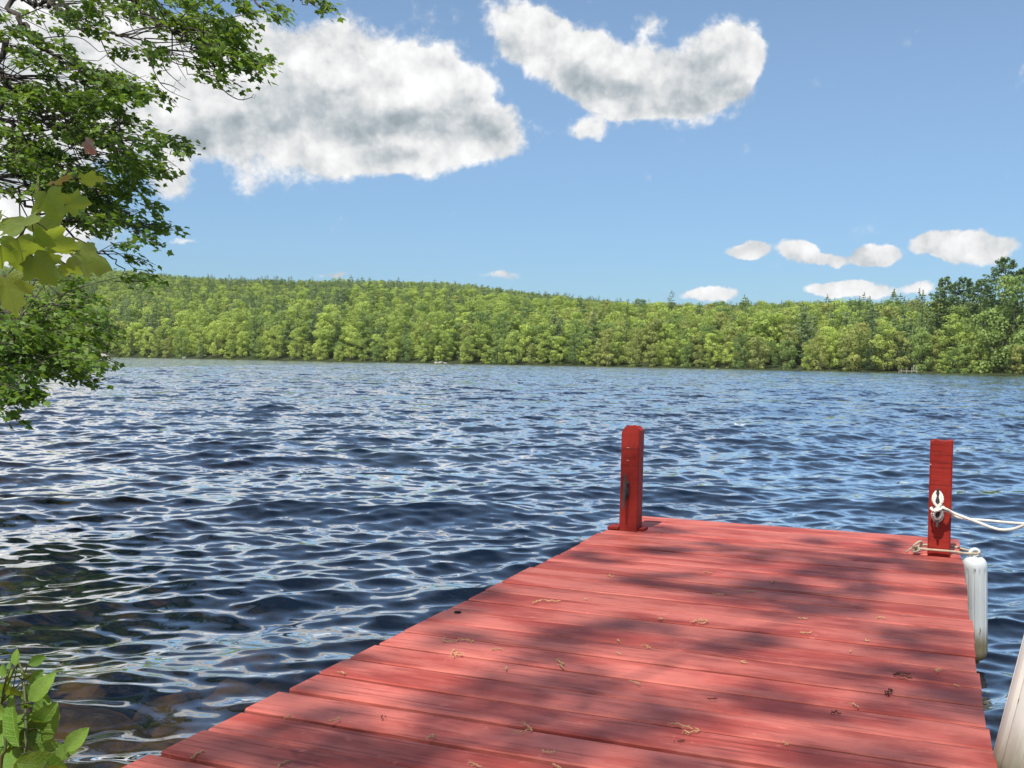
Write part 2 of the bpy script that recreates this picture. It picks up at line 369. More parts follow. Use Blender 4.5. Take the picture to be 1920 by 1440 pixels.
m_pinedark = leafmat('needles_old_pine', (.09, .16, .065), (.16, .24, .095), transl=.2)
def quads(C, N, size, r, asp=1.):                # small leafy faces: centres C, normals N
    n = len(C); N = N / (np.linalg.norm(N, axis=1)[:, None] + 1e-9)
    a = r.normal(size=(n, 3)); u = np.cross(N, a); u /= np.linalg.norm(u, axis=1)[:, None] + 1e-9; v = np.cross(N, u)
    s = size * r.uniform(.6, 1.3, n)[:, None]
    P = np.stack([C - u * s * .5, C - v * s * .38 * asp, C + u * s * .5, C + v * s * .42 * asp], 1)
    return P.reshape(-1, 3), np.arange(4 * n).reshape(n, 4)
def broadleaf(seed, H=17., Wd=5., low=.12, n=3000):
    r = np.random.default_rng(seed); C = []; N = []
    L = 30; zc = r.uniform(low, .93, L)
    for z in zc:
        prof = math.sin(math.pi * min(1, max(.05, (z - low * .5) / (1.05 - low * .5))) ** .8) ** .7
        th = r.uniform(0, 6.28); rad = Wd * prof * r.uniform(.35, .8)
        c = np.array([rad * math.cos(th), rad * math.sin(th), z * H]); s = r.uniform(1.0, 1.9) * Wd / 5
        k = int(n / L); d = r.normal(size=(k, 3)); d[:, 2] += .35; d /= np.linalg.norm(d, axis=1)[:, None]
        rr = s * r.uniform(.8, 1.05, k)[:, None]
        C.append(c + d * rr * [1, 1, .72]); N.append(d + r.normal(0, .35, (k, 3)))
    V, Q = quads(np.concatenate(C), np.concatenate(N), .50, r)
    return V, Q
def conifer(seed, H=19., Wd=3.2, n=1500, pine=False):
    r = np.random.default_rng(seed); C = []; N = []
    tiers = 20 if pine else 34
    for i in range(tiers):
        z = .10 + .88 * (i + r.uniform(-.25, .25)) / tiers
        rad = Wd * ((1 - z) ** (.55 if pine else .85)) * r.uniform(.75, 1.2)
        nb = 5 if pine else 7
        for b in range(nb):
            th = r.uniform(0, 6.28); L = rad * r.uniform(.65, 1.15) + .25
            k = max(3, int(n / tiers / nb * (.4 + 1.2 * (1 - z))))
            s = r.uniform(.15, 1, k) ** .7; w_ = r.normal(0, .16, k) * L * (1.25 - s) + r.normal(0, .12, k)
            dz = (.18 * s ** 2 * L if pine else -.28 * s * L) + r.normal(0, .12, k)
            C.append(np.stack([s * L * math.cos(th) - w_ * math.sin(th), s * L * math.sin(th) + w_ * math.cos(th), z * H + dz], 1))
            N.append(np.stack([r.normal(0, .5, k) + .4 * math.cos(th), r.normal(0, .5, k) + .4 * math.sin(th), np.ones(k)], 1))
    k = 24; C.append(np.stack([r.normal(0, .12, k), r.normal(0, .12, k), H * r.uniform(.93, 1.02, k)], 1)); N.append(r.normal(size=(k, 3)))
    return quads(np.concatenate(C), np.concatenate(N), .62 if pine else .5, r, .6)
def crownpine(seed, H=22., Wd=4.):               # old white pine: bare below, a broad ragged head
    r = np.random.default_rng(seed); C = []; N = []
    for i in range(34):
        z = .42 + .57 * (i / 33) ** .9; rad = Wd * math.sin(math.pi * min(.97, .12 + .86 * (z - .40) / .62)) ** .8 * r.uniform(.6, 1.15)
        th = r.uniform(0, 6.28)
        for b in range(2):
            th += 2.4 + r.normal(0, .4); k = 62; q = r.uniform(.25, 1, k) ** .6
            w_ = r.normal(0, .34, k) * (.5 + .5 * q); x_ = q * rad
            C.append(np.stack([x_ * math.cos(th) - w_ * math.sin(th), x_ * math.sin(th) + w_ * math.cos(th), z * H + .22 * x_ + r.normal(0, .22, k)], 1))
            N.append(np.stack([r.normal(0, .6, k), r.normal(0, .6, k), np.ones(k)], 1))
    return quads(np.concatenate(C), np.concatenate(N), .55, r, .7)
def trunkmesh(H, r0): 
    b = MB(); z = np.linspace(-1.5, H, 7); b.tube(np.stack([.12 * np.sin(z * .5), .1 * np.cos(z * .4), z], 1), np.linspace(r0, r0 * .25, 7), 6)
    return mesh('trunk', np.concatenate(b.v), b.f, m_bark, True)
kinds = []                                        # (name, category, look, crown mesh, trunk mesh, height)
for ti, (tone, m) in enumerate(TONES):
    for k in range(3):
        H = [17., 14.5, 19.][k]; low = [.0, .0, .08][k]
        V, Q = broadleaf(100 + ti * 7 + k, H, [5.2, 4.6, 5.4][k], low)
        kinds.append(('broadleaf_tree', 'tree', tone, mesh('crown', V, Q, m), trunkmesh(H * .75, .24), H))
for k in range(3):
    V, Q = conifer(200 + k, [19., 16., 21.][k], [3.3, 2.9, 3.1][k]); kinds.append(('spruce_tree', 'tree', 'dark pointed', mesh('crown', V, Q, m_fir), trunkmesh([18., 15., 20.][k], .22), 19.))
for k in range(3):
    V, Q = conifer(300 + k, [21., 23., 19.][k], [4.4, 4.8, 4.2][k], 2600, True); kinds.append(('pine_tree', 'tree', 'grey green layered', mesh('crown', V, Q, m_pine), trunkmesh([20., 22., 18.][k], .26), 21.))
for k in range(2):
    V, Q = crownpine(400 + k * 3, 22., [4.4, 3.8][k]); kinds.append(('pine_tree', 'tree', 'broad headed', mesh('crown', V, Q, m_pinedark), trunkmesh(21.3, .3), 22.))
NB = 12; WP = 18
# scatter
pts = []
r = np.random.default_rng(5)
sp = 3.7
for a_mid in np.arange(-.64, .60, .012):
    S, Rg = float(shore(a_mid)), float(ridge(a_mid))
    rr = S - .5
    while rr < Rg + 70:
        n_exp = .012 * rr / sp
        for _ in range(int(n_exp) + (r.random() < n_exp % 1)):
            pts.append((a_mid + r.uniform(-.006, .006), rr + r.uniform(0, sp)))
        rr += sp
pts = np.array(pts); pa, pr = pts[:, 0], pts[:, 1]
px_, py_ = pr * np.sin(pa), pr * np.cos(pa)
cf = fbm(px_ / 55, py_ / 80, 31, 3); tn = fbm(px_ / 60, py_ / 60, 41, 3)
tt = (pr - shore(pa)) / (ridge(pa) - shore(pa))
pcon = np.clip(.33 + .34 * cf, .03, .8); pcon = pcon + .22 * np.clip((pa - az_px(1500)) / .1, 0, 1); pcon = np.where(tt > .93, .16 + .35 * (cf > .35), pcon); pcon = np.where((pr - shore(pa)) < 9, pcon * .35, pcon)
u = r.random(len(pts)); con = u < pcon
kind = np.zeros(len(pts), int)
for i in range(len(pts)):
    if con[i]: kind[i] = NB + (r.integers(3) if r.random() < .42 else 3 + r.integers(3))
    else:
        tone = int(np.clip(round(1.0 + tn[i] * 1.1 + r.normal(0, .75)), 0, 2)) if r.random() > (.28 if pa[i] > .05 else .08) else 3
        kind[i] = tone * 3 + r.integers(3)
scl = .40 + .46 * r.random(len(pts)) ** 1.2 + .10 * fbm(px_ / 30, py_ / 30, 51, 2); scl = scl * (1.0 - .50 * np.clip(tt, 0, 1) ** .6) * (1 + .16 * np.clip((pa - az_px(1480)) / (az_px(1800) - az_px(1480)), 0, 1)); scl = np.where((pr - shore(pa)) < 8, scl * .78, scl)
scl = np.where(con & (tt > .8), scl * r.uniform(.7, 1., len(pts)), scl)
rot = r.uniform(0, 6.28, len(pts)); pz = hill(pa, pr) - .4
# special trees set by hand
special = []
def sp_tree(px, extra, kd, s, label):
    a = az_px(px); rr = float(shore(a)) + extra
    special.append((a, rr, kd, s, label))
sp_tree(1880, 14, WP, 1.12, 'tallest white pine, towering above the treetops at the right frame edge')
sp_tree(1914, 20, WP + 1, 1.02, 'pine just right of the tallest pine, cut by the right frame edge')
sp_tree(1768, 26, WP + 1, .98, 'flat topped pine poking above the trees, leftmost of the skyline pines at right')
sp_tree(1803, 26, WP, .96, 'second flat topped pine on the right skyline, between two others')
sp_tree(1836, 24, WP + 1, .94, 'third flat topped pine on the right skyline, left of the tallest pine')
sp_tree(600, 3, 1, .62, 'small round bright yellow green tree standing alone at the left waterline')
sp_tree(1840, 3, 7, 1.05, 'deep green spreading tree low over the water near the right edge')
sp_tree(1900, 5, 8, 1.15, 'big leafy green tree at the right frame edge by the water')
sp_tree(1450, 14, 1, 1.0, 'large bright yellow green rounded tree above the right part of the waterline')
near_order = np.argsort((pr - shore(pa)) + (pr * .03))
inview = (pa > az_px(-30)) & (pa < az_px(1950))
sel = {'b': [], 's': [], 'p': []}
for i in near_order:
    if not inview[i]: continue
    q = 'b' if kind[i] < NB else ('s' if kind[i] < NB + 3 else 'p')
    if pr[i] - shore(pa[i]) > 42: break
    if len(sel[q]) < 285: sel[q].append(i)
chosen = set(sel['b'] + sel['s'] + sel['p'])
protos = {}
def place_tree(kd, loc, s, rz, label, group):
    nm, cat, look, cr, tr_, H = kinds[kd]
    o = link(nm, None, loc=loc); o.rotation_euler = (0, 0, rz); o.scale = (s, s, s)
    tag(o, label, cat, group)
    link('crown', cr, o); link('trunk', tr_, o)
for i in sorted(chosen):
    k = kind[i]; nm, cat, look = kinds[k][:3]
    q = [az_px(v) for v in (420, 820, 1182, 1480, 1762)]; zi = sum(pa[i] > v for v in q)
    zone = ('above the far left waterline', 'left of the pale shore rocks', 'between the pale rocks and the left post', 'just right of left post', 'left of the right post', 'right of the right post')[zi]
    row = 'in the front row at the water' if pr[i] - shore(pa[i]) < 12 else 'behind the front row'
    size_ = 'short ' if scl[i] < .48 else ('tall ' if scl[i] > .68 else '')
    sort = {'broadleaf_tree': f'{look} broadleaf', 'spruce_tree': 'dark pointed spruce', 'pine_tree': 'grey green layered pine'}[nm]
    lab = (size_ + f'{sort} {row}, {zone}').replace('the ', ''); grp = f'{size_}{sort} trees {row}, {zone}'
    place_tree(k, (px_[i], py_[i], pz[i]), float(scl[i]), float(rot[i]), lab, grp)
for a, rr, kd, s, lab in special:
    place_tree(kd, (rr * math.sin(a), rr * math.cos(a), float(hill(np.array(a), np.array(rr))) - .3), s, r.uniform(0, 6), lab, 'single trees that stand out on the far shore')
# everything behind them: one object
rest = [i for i in range(len(pts)) if i not in chosen]
fc = D.collections.new('forest_kinds')
for j, kd in enumerate(kinds):
    o = D.objects.new('tree_kind_%02d' % j, kd[3]); fc.objects.link(o)
fm = D.meshes.new('forest'); fm.vertices.add(len(rest))
fm.vertices.foreach_set('co', np.stack([px_[rest], py_[rest], pz[rest]], 1).astype(np.float32).ravel())
for nm, tp, arr in (('kind_index', 'INT', kind[rest].astype(np.int32)), ('size', 'FLOAT', scl[rest].astype(np.float32)), ('turn', 'FLOAT', rot[rest].astype(np.float32))):
    at2 = fm.attributes.new(nm, tp, 'POINT'); at2.data.foreach_set('value', arr)
fo_ = link('forest', fm); tag(fo_, 'green wooded hillside rising behind the far shore', kind='stuff')
ng = D.node_groups.new('forest_points', 'GeometryNodeTree')
ng.interface.new_socket('Geometry', in_out='INPUT', socket_type='NodeSocketGeometry'); ng.interface.new_socket('Geometry', in_out='OUTPUT', socket_type='NodeSocketGeometry')
gi = ng.nodes.new('NodeGroupInput'); go = ng.nodes.new('NodeGroupOutput'); ip = ng.nodes.new('GeometryNodeInstanceOnPoints')
ci = ng.nodes.new('GeometryNodeCollectionInfo'); ci.inputs['Collection'].default_value = fc; ci.inputs['Separate Children'].default_value = True; ci.inputs['Reset Children'].default_value = True
def nattr(n, tp): q = ng.nodes.new('GeometryNodeInputNamedAttribute'); q.data_type = tp; q.inputs[0].default_value = n; return q.outputs[0]
cx = ng.nodes.new('ShaderNodeCombineXYZ'); ng.links.new(nattr('turn', 'FLOAT'), cx.inputs[2])
er = ng.nodes.new('FunctionNodeEulerToRotation'); ng.links.new(cx.outputs[0], er.inputs[0])
ng.links.new(gi.outputs[0], ip.inputs['Points']); ng.links.new(ci.outputs[0], ip.inputs['Instance']); ip.inputs['Pick Instance'].default_value = True
ng.links.new(nattr('kind_index', 'INT'), ip.inputs['Instance Index']); ng.links.new(er.outputs[0], ip.inputs['Rotation']); ng.links.new(nattr('size', 'FLOAT'), ip.inputs['Scale'])
ng.links.new(ip.outputs[0], go.inputs[0])
gm = fo_.modifiers.new('points', 'NODES'); gm.node_group = ng
# pale rocks and a little landing on the far shore
m_rock, t = mat('pale_rock'); c = ocoord(t); finish(t, principled(t, t.mix(t.noise(c, 2., 5), (.16, .15, .13), (.42, .40, .36)), .9, .2, normal=bump(t, t.noise(c, 5., 5), .8, .1)))
def rock(seed, s, m, flat=.55):
    rr = np.random.default_rng(seed); b = MB(); nu, nv = 12, 7; V = []
    for i in range(nv + 1):
        ph = math.pi * i / nv
        for j in range(nu):
            th = 2 * math.pi * j / nu; d = np.array([math.sin(ph) * math.cos(th), math.sin(ph) * math.sin(th), math.cos(ph)])
            k = 1 + .22 * math.sin(3 * d[0] + seed) + .18 * math.sin(4 * d[1] + 2 * seed + d[2] * 3)
            V.append(d * k * s * [1, .8, flat])
    b.add(V, [(i * nu + j, (i + 1) * nu + j, (i + 1) * nu + (j + 1) % nu, i * nu + (j + 1) % nu) for i in range(nv) for j in range(nu)])
    return mesh('rock', np.concatenate(b.v), b.f, m, True)
for k, (px, s, dz) in enumerate([(819, .8, 0), (827, 1.1, .1), (835, .7, 0), (196, 1.8, .0), (1345, .35, 0), (345, .8, .1), (334, .5, .0)]):
    a = az_px(px); rr = float(shore(a)) - 1.5
    lab = {0: 'left stone of the pale rocks at the middle of the far waterline', 1: 'largest pale rock at the middle of the far waterline', 2: 'right stone of the pale rocks at the middle of the far waterline', 3: 'broad sandy boulder on the far shore just right of the overhanging foliage',
           4: 'tiny white stone on the far waterline above the left post', 5: 'pale boulder on the distant waterline at left, right one of two', 6: 'smaller pale boulder on the distant waterline at left'}[k]
    tag(link('shore_rock', rock(k + 3, s, m_rock), loc=(rr * math.sin(a), rr * math.cos(a), dz), rz=k), lab, 'rock', 'pale rocks on the far shore')
m_greywood, t = mat('weathered_wood'); c = ocoord(t); finish(t, principled(t, t.mix(t.noise(t.vm('MULTIPLY', c, (1, 8, 8)), 3., 5), (.20, .19, .17), (.40, .38, .34)), .85, .2))
a = az_px(1704); rr = float(shore(a)) - 2.
pier = link('small_landing', None, loc=(rr * math.sin(a), rr * math.cos(a), 0), rz=-a)
pier.scale = (.72, .72, .85); tag(pier, 'tiny weathered wooden landing with posts on the far shore at right', 'landing')
MB().box((-2.4, -1, .45), (2.4, 1.5, .6)).build('deck', m_greywood, pier)
for x_, y_, h_ in ((-2.2, -.8, 1.0), (-.6, -.8, .9), (.9, -.8, 1.5), (2.2, -.8, 2.0), (1.4, .6, 2.2), (-2.8, .3, .9)):
    MB().tube([(x_, y_ - .12, -1.), (x_, y_ - .12, h_)], .11, 6).build('post', m_greywood, pier)

# ------------------------------------------------------------------ the red dock
def redpaint(name, base, dark, pale, rough=.45, wear=.62):
    m, t = mat(name); c = ocoord(t)
    gr = t.noise(t.vm('MULTIPLY', c, (2.2, 60., 60.)), 1.6, 5, .6)
    pt = t.noise(t.vm('MULTIPLY', c, (1.2, 3.5, 3.5)), 1.9, 5, .62)
    r_ = t.new('ShaderNodeObjectInfo').outputs['Random']
    col = t.mix(t.m('MULTIPLY', t.step(pt, .36, .60), wear), base, pale)
    col = t.mix(t.m('MULTIPLY', t.step(gr, .52, .70), .6), col, dark)
    col = t.mix(t.m('MULTIPLY', t.step(t.noise(t.vm('MULTIPLY', c, (1.5, 14., 14.)), 3.1, 5, .7), .56, .72), .6), col, dark)
    col = t.mix(t.m('MULTIPLY', t.step(t.noise(c, 34., 3), .66, .72), .35), col, pale)
    hs = t.new('ShaderNodeHueSaturation'); t.put(hs.inputs['Color'], col); t.put(hs.inputs['Value'], t.m('ADD', .80, t.m('MULTIPLY', r_, .36)))
    h = t.m('ADD', gr, t.m('MULTIPLY', t.noise(c, 120., 2), .25))
    finish(t, principled(t, hs.outputs[0], t.m('ADD', rough + .05, t.m('MULTIPLY', gr, .15)), .28, normal=bump(t, h, .35, .003)))
    return m
m_deck = redpaint('faded_red_paint', (.33, .053, .038), (.11, .012, .010), (.60, .185, .142))
m_post = redpaint('deep_red_paint', (.23, .014, .008), (.08, .004, .003), (.33, .035, .022), .5, .4)
m_under, t = mat('dark_timber'); c = ocoord(t); finish(t, principled(t, t.mix(t.noise(c, 6., 4), (.05, .03, .02), (.12, .05, .04)), .9, .1))
dock = link('dock', None, loc=(0, 0, DECK_Z), rz=-PHI)
tag(dock, 'faded red painted plank dock reaching out over the lake with two square posts', 'dock')
joints = [5.155, 4.985, 4.82, 4.652, 4.53, 4.39, 4.235, 4.10, 3.966, 3.817, 3.666, 3.52, 3.36, 3.215, 3.073, 2.922, 2.774, 2.628, 2.48, 2.335, 2.192, 2.052, 1.898, 1.76, 1.61, 1.46, 1.31, 1.16, 1.01, .86, .71, .56, .41, .26, .11]
gaps = {4.652: .007, 4.235: .005, 3.666: .006, 3.36: .007, 3.52: .004, 2.922: .004, 2.774: .005, 2.192: .007, 2.052: .008, 1.898: .013, 1.76: .008, 1.61: .009}
UL, UR_ = -1.392, .126
def plank(v0, v1, z, ul, ur, seed):
    rr = np.random.default_rng(seed); n = 26; us = np.linspace(ul, ur, n); b = MB(); V = []
    for i, uu in enumerate(us):
        j0, j1 = rr.normal(0, .0007, 2); sag = .0012 * math.sin(uu * 3 + seed)
        e = .0035
        for (v, zz) in ((v0 + j0, -.034), (v0 + j0, -e), (v0 + j0 + e, -.0008), (v0 + j0 + 2.2 * e, 0), (v1 + j1 - 2.2 * e, 0), (v1 + j1 - e, -.0008), (v1 + j1, -e), (v1 + j1, -.034)):
            V.append((uu, v, zz + z + sag))
    k = 8; Fc = [(i * k + j, (i + 1) * k + j, (i + 1) * k + (j + 1) % k, i * k + (j + 1) % k) for i in range(n - 1) for j in range(k)]
    Fc += [tuple(range(k))[::-1], tuple((n - 1) * k + j for j in range(k))]
    V = np.array(V); c0 = np.array([(ul + ur) / 2, (v0 + v1) / 2, 0])
    b.add(V - c0, Fc)
    me = mesh('plank', np.concatenate(b.v), b.f, m_deck)
    return link('plank', me, dock, loc=tuple(c0))
rp = np.random.default_rng(17)
for i in range(len(joints) - 1):
    v1, v0 = joints[i], joints[i + 1]
    g1 = (gaps.get(v1, .0018) + .0075) / 2; g0 = (gaps.get(v0, .0018) + .0075) / 2
    ur = UR_ + rp.normal(0, .002) + (.006 if v1 < 2.49 else 0) - (.004 if v1 > 4.7 else 0)
    ul = UL + rp.normal(0, .004) - (.012 if abs(v1 - 2.052) < .01 else 0)
    if v1 > 4.66 and v1 < 4.83:                   # the board the posts are notched through
        ul -= .004
    plank(v0 + g0, v1 - g1, rp.uniform(-.0025, .0015) - (.003 if v1 in (1.898, 2.052) else 0), ul, ur, i + 1)
for uu in (-1.34, -.63, .06):
    MB().box((uu - .02, .1, -.19), (uu + .02, 5.12, -.04)).build('joist', m_under, dock, bevel=.003)
MB().box((-1.372, 5.122, -.19), (.108, 5.15, -.04)).build('end_joist', m_under, dock)
for uu, vv in ((-1.30, 4.60), (.04, 4.60), (-1.30, 2.2), (.04, 2.2)):
    MB().tube([(uu, vv, -1.9), (uu, vv, -.2)], .035, 10).build('leg', m_under, dock, smooth=True)
m_iron, t = mat('grey_iron'); c = ocoord(t); finish(t, principled(t, t.mix(t.noise(c, 30., 4), (.05, .05, .047), (.17, .16, .15)), .5, .5, .7, normal=bump(t, t.noise(c, 60., 3), .3, .002)))
def cleat(parent, zc, L=.155, tilt=0.):
    b = MB(); z = np.linspace(-L / 2, L / 2, 15); s = np.abs(z / (L / 2))
    P = np.stack([np.zeros(15), -.036 - .009 * s ** 2.2, z], 1)
    b.tube(P, .0085 * (1 - .45 * s ** 2), 8)
    for zz in (-.022, .022): b.tube([(0, -.037, zz), (0, -.02, zz * 1.15), (0, -.002, zz * 1.35)], [.0075, .0075, .012], 8)
    b.box((-.011, -.005, -.042), (.011, .0005, .042))
    for zz in (-.034, .034): b.tube([(0, -.0045, zz), (0, -.009, zz)], .0055, 8)
    o = b.build('cleat', m_iron, parent, smooth=False, bevel=.001, loc=(.044 - .01, 0, zc)); o.rotation_euler = (0, tilt, 0); return o
def post_mesh(W, Hh, top, zb, seed):
    # square section column with eased corners, weathered top
    rr = np.random.default_rng(seed); c = .006; n = 22
    sec = [(c, 0), (W - c, 0), (W, c), (W, W - c), (W - c, W), (c, W), (0, W - c), (0, c)]
    # extra points along each face so the surface is not perfectly flat
    ring = []
    for i in range(8):
        a_, b_ = np.array(sec[i]), np.array(sec[(i + 1) % 8]); m_ = 5 if i % 2 == 0 else 1
        for q in range(m_): ring.append(a_ + (b_ - a_) * q / m_)
    ring = np.array(ring); k = len(ring); V = []
    for i in range(n):
        z = zb + (Hh - zb) * i / (n - 1)
        for j, (x, y) in enumerate(ring):
            zz = z
            if i == n - 1: zz = top(x, y) + rr.normal(0, .0010)
            jit = rr.normal(0, .00045, 2)
            V.append((x + jit[0], y + jit[1], zz))
    Fc = [(i * k + j, i * k + (j + 1) % k, (i + 1) * k + (j + 1) % k, (i + 1) * k + j) for i in range(n - 1) for j in range(k)]
    V.append((W * .55, W * .5, top(W * .55, W * .5))); cidx = len(V) - 1
    Fc += [((n - 1) * k + j, (n - 1) * k + (j + 1) % k, cidx) for j in range(k)]
    return mesh('post', V, Fc, m_post)
def topL(x, y):                                  # peaked and worn corners
    u_ = x / .088
    return .492 - .030 * max(0, .16 - u_) / .16 - .014 * max(0, (.72 - u_)) - .022 * max(0, (u_ - .80)) / .2 - .02 * (y / .088) * .3
def topR(x, y): return .478 - .004 * (x < .012) + .002 * math.sin(x * 90)
p1 = link('post', post_mesh(.088, .455, topL, -.25, 3), dock, loc=(-1.341, 4.654, 0)); p1.rotation_euler = (0, R_(.35), 0)
p1['label'] = 'left square post with a worn peaked top and bare cleat'
p2 = link('post', post_mesh(.088, .455, topR, -.25, 4), dock, loc=(-.007, 4.654, 0))
p2['label'] = 'right square post with a flat top and roped cleat'
cleat(p1, .188, .158, R_(2)); cleat(p2, .205, .16)
# low blocks beside the left post, nail heads and a bolt hole
MB().box((-1.397, 4.655, .001), (-1.343, 4.745, .014)).build('post_block', m_post, dock, bevel=.002)
MB().box((-1.251, 4.672, .001), (-1.226, 4.752, .012)).build('post_block', m_post, dock, bevel=.002)
m_white, t = mat('bare_wood_nick'); finish(t, principled(t, (.62, .42, .36), .7))
for (ux, zz, L_) in ((.028, .385, .013), (.029, .326, .012)):
    MB().box((ux, -.0012, zz), (ux + L_, .0, zz + .0022)).build('nick', m_white, p1)
MB().box((.0005, -.0014, .376), (.006, .0, .381)).build('nick', m_white, p2)
m_hole, t = mat('hole'); finish(t, principled(t, (.004, .003, .003), .9))
def deckpt(px, py, h=0.): return on(px, py, DECK_Z + h)
def todock(p):
    c, s = math.cos(PHI), math.sin(PHI); return np.array([p[0] * c - p[1] * s, p[0] * s + p[1] * c, p[2] - DECK_Z])
h = todock(deckpt(858, 1148)); MB().tube([(h[0], h[1], -.0005), (h[0], h[1], .0022)], .011, 12).build('bolt_hole', m_hole, dock)

# ------------------------------------------------------------------ ropes
m_rope, t = mat('white_rope'); c = ocoord(t, False); finish(t, principled(t, t.mix(t.noise(c, 60., 4), (.50, .46, .38), (.86, .83, .77)), .9, .1, normal=bump(t, t.noise(c, 400., 2), .4, .001)))
m_rope2, t = mat('tan_rope'); c = ocoord(t, False); finish(t, principled(t, t.mix(t.noise(c, 50., 4), (.26, .21, .14), (.66, .58, .43)), .9, .1, normal=bump(t, t.noise(c, 400., 2), .4, .001)))
def ropemb(b, P, R=.0055, pitch=.03, n=16):
    S = spline(P, n); seg = np.linalg.norm(np.diff(S, axis=0), axis=1); L = np.concatenate([[0], np.cumsum(seg)])
    m_ = max(8, int(L[-1] / .0035)); s = np.linspace(0, L[-1], m_); C = np.stack([np.interp(s, L, S[:, i]) for i in range(3)], 1)
    Tn = np.gradient(C, axis=0); Tn /= np.linalg.norm(Tn, axis=1)[:, None] + 1e-12
    up = np.array([0, 0, 1.]) if abs(Tn[0, 2]) < .9 else np.array([0, 1., 0]); n1 = np.cross(Tn[0], up); N1 = []
    for i in range(m_):
        n1 = n1 - Tn[i] * (n1 @ Tn[i]); n1 /= np.linalg.norm(n1) + 1e-12; N1.append(n1)
    N1 = np.array(N1); N2 = np.cross(Tn, N1)
    for q in range(3):
        th = s / pitch * 2 * np.pi + q * 2.094
        b.tube(C + R * .5 * (np.cos(th)[:, None] * N1 + np.sin(th)[:, None] * N2), R * .56, 6)
    return b
def dk(u_, v_, z_): 
    c, s = math.cos(PHI), math.sin(PHI); return np.array([u_ * c + v_ * s, -u_ * s + v_ * c, z_ + DECK_Z])
PV = 4.654; CU, CZ = .027, .205                   # post face, cleat centre
b = MB(); fr_ = PV - .040
def dkl(L): return [dk(*q) for q in L]
# wraps round the cleat: two crossings and a wide loose figure eight
ropemb(b, dkl([(CU, fr_ - .002, CZ + .004), (CU - .017, fr_, CZ + .026), (CU - .015, fr_ + .008, CZ + .050), (CU, fr_ + .016, CZ + .066), (CU + .015, fr_ + .008, CZ + .050), (CU + .017, fr_ - .002, CZ + .026), (CU - .002, fr_ - .010, CZ + .002),
               (CU - .019, fr_ - .004, CZ - .022), (CU - .015, fr_ + .006, CZ - .046), (CU, fr_ + .012, CZ - .058), (CU + .016, fr_ + .006, CZ - .046), (CU + .019, fr_ - .004, CZ - .020), (CU, fr_ - .014, CZ + .004)]), .0058)
ropemb(b, dkl([(CU, fr_ - .014, CZ + .004), (CU - .013, fr_ - .012, CZ + .022), (CU - .008, fr_ - .002, CZ + .046), (CU + .002, fr_ + .004, CZ + .054), (CU + .009, fr_ - .004, CZ + .042), (CU + .012, fr_ - .014, CZ + .018), (CU - .006, fr_ - .020, CZ - .008),
               (CU - .013, fr_ - .014, CZ - .030), (CU - .004, fr_ - .006, CZ - .046), (CU + .009, fr_ - .008, CZ - .040), (CU + .016, fr_ - .014, CZ - .016), (CU + .002, fr_ - .022, CZ + .002)]), .0058)
ropemb(b, dkl([(CU - .016, fr_ + .020, CZ - .004), (CU - .024, fr_ + .002, CZ - .006), (CU - .008, fr_ - .024, CZ - .012), (CU + .012, fr_ - .024, CZ - .002), (CU + .024, fr_ - .004, CZ + .004), (CU + .014, fr_ - .014, CZ + .004)]), .0056)
dp = 4.27
far1 = [dk(CU + .014, fr_ - .014, CZ + .004), dk(CU + .035, fr_ - .01, CZ - .004), at(1790, 963, 4.26), at(1830, 978, 4.2), at(1862, 990, 4.15), at(1888, 993.5, 4.1), at(1920, 985, 4.05), at(1990, 952, 3.9), at(2080, 900, 3.7)]
far2 = [dk(CU + .010, fr_ - .004, CZ - .012), dk(CU + .04, fr_ + .002, CZ - .012), at(1795, 970, 4.3), at(1850, 976, 4.25), at(1920, 982, 4.2), at(2010, 986, 4.1), at(2110, 985, 4.0)]
ropemb(b, far1, .0062); ropemb(b, far2, .0058)
tag(b.build('mooring_rope', m_rope, smooth=True), 'white braided mooring rope wound on the right post cleat and running out to the right', 'rope')
# fender rope: tied round the foot of the right post and through the fender eye
b = MB(); zr = .026; w0, w1 = -.016, .090
FU, FV = .172, 4.60                               # fender axis on the dock plan
ropemb(b, dkl([(FU + .010, FV - .022, zr + .008), (FU - .04, FV - .01, zr + .004), (.10, 4.632, zr), (.04, 4.640, zr - .001), (-.03, 4.638, zr), (-.055, 4.65, zr + .004), (-.045, 4.69, zr), (-.018, 4.745, zr), (.04, 4.755, zr), (.10, 4.735, zr + .003), (FU - .03, FV + .05, zr + .008), (FU + .006, FV + .022, zr + .01)]), .0050, .022)
ropemb(b, dkl([(FU + .006, FV + .022, zr + .01), (FU + .018, FV, zr + .012), (FU + .010, FV - .022, zr + .008)]), .0050, .022)
ropemb(b, dkl([(-.05, 4.64, zr), (-.062, 4.628, zr + .008), (-.05, 4.63, zr + .022), (-.036, 4.64, zr + .03), (-.03, 4.655, zr + .02), (-.045, 4.66, zr - .004), (-.064, 4.645, zr - .012), (-.05, 4.625, zr - .012), (-.035, 4.63, zr)]), .0050, .022)
ropemb(b, dkl([(-.05, 4.64, zr + .004), (-.075, 4.635, zr - .004), (-.088, 4.630, zr - .018)]), .0040, .02)
tag(b.build('fender_rope', m_rope2, smooth=True), 'tan twisted rope knotted round the foot of the right post and through the fender eye', 'rope')

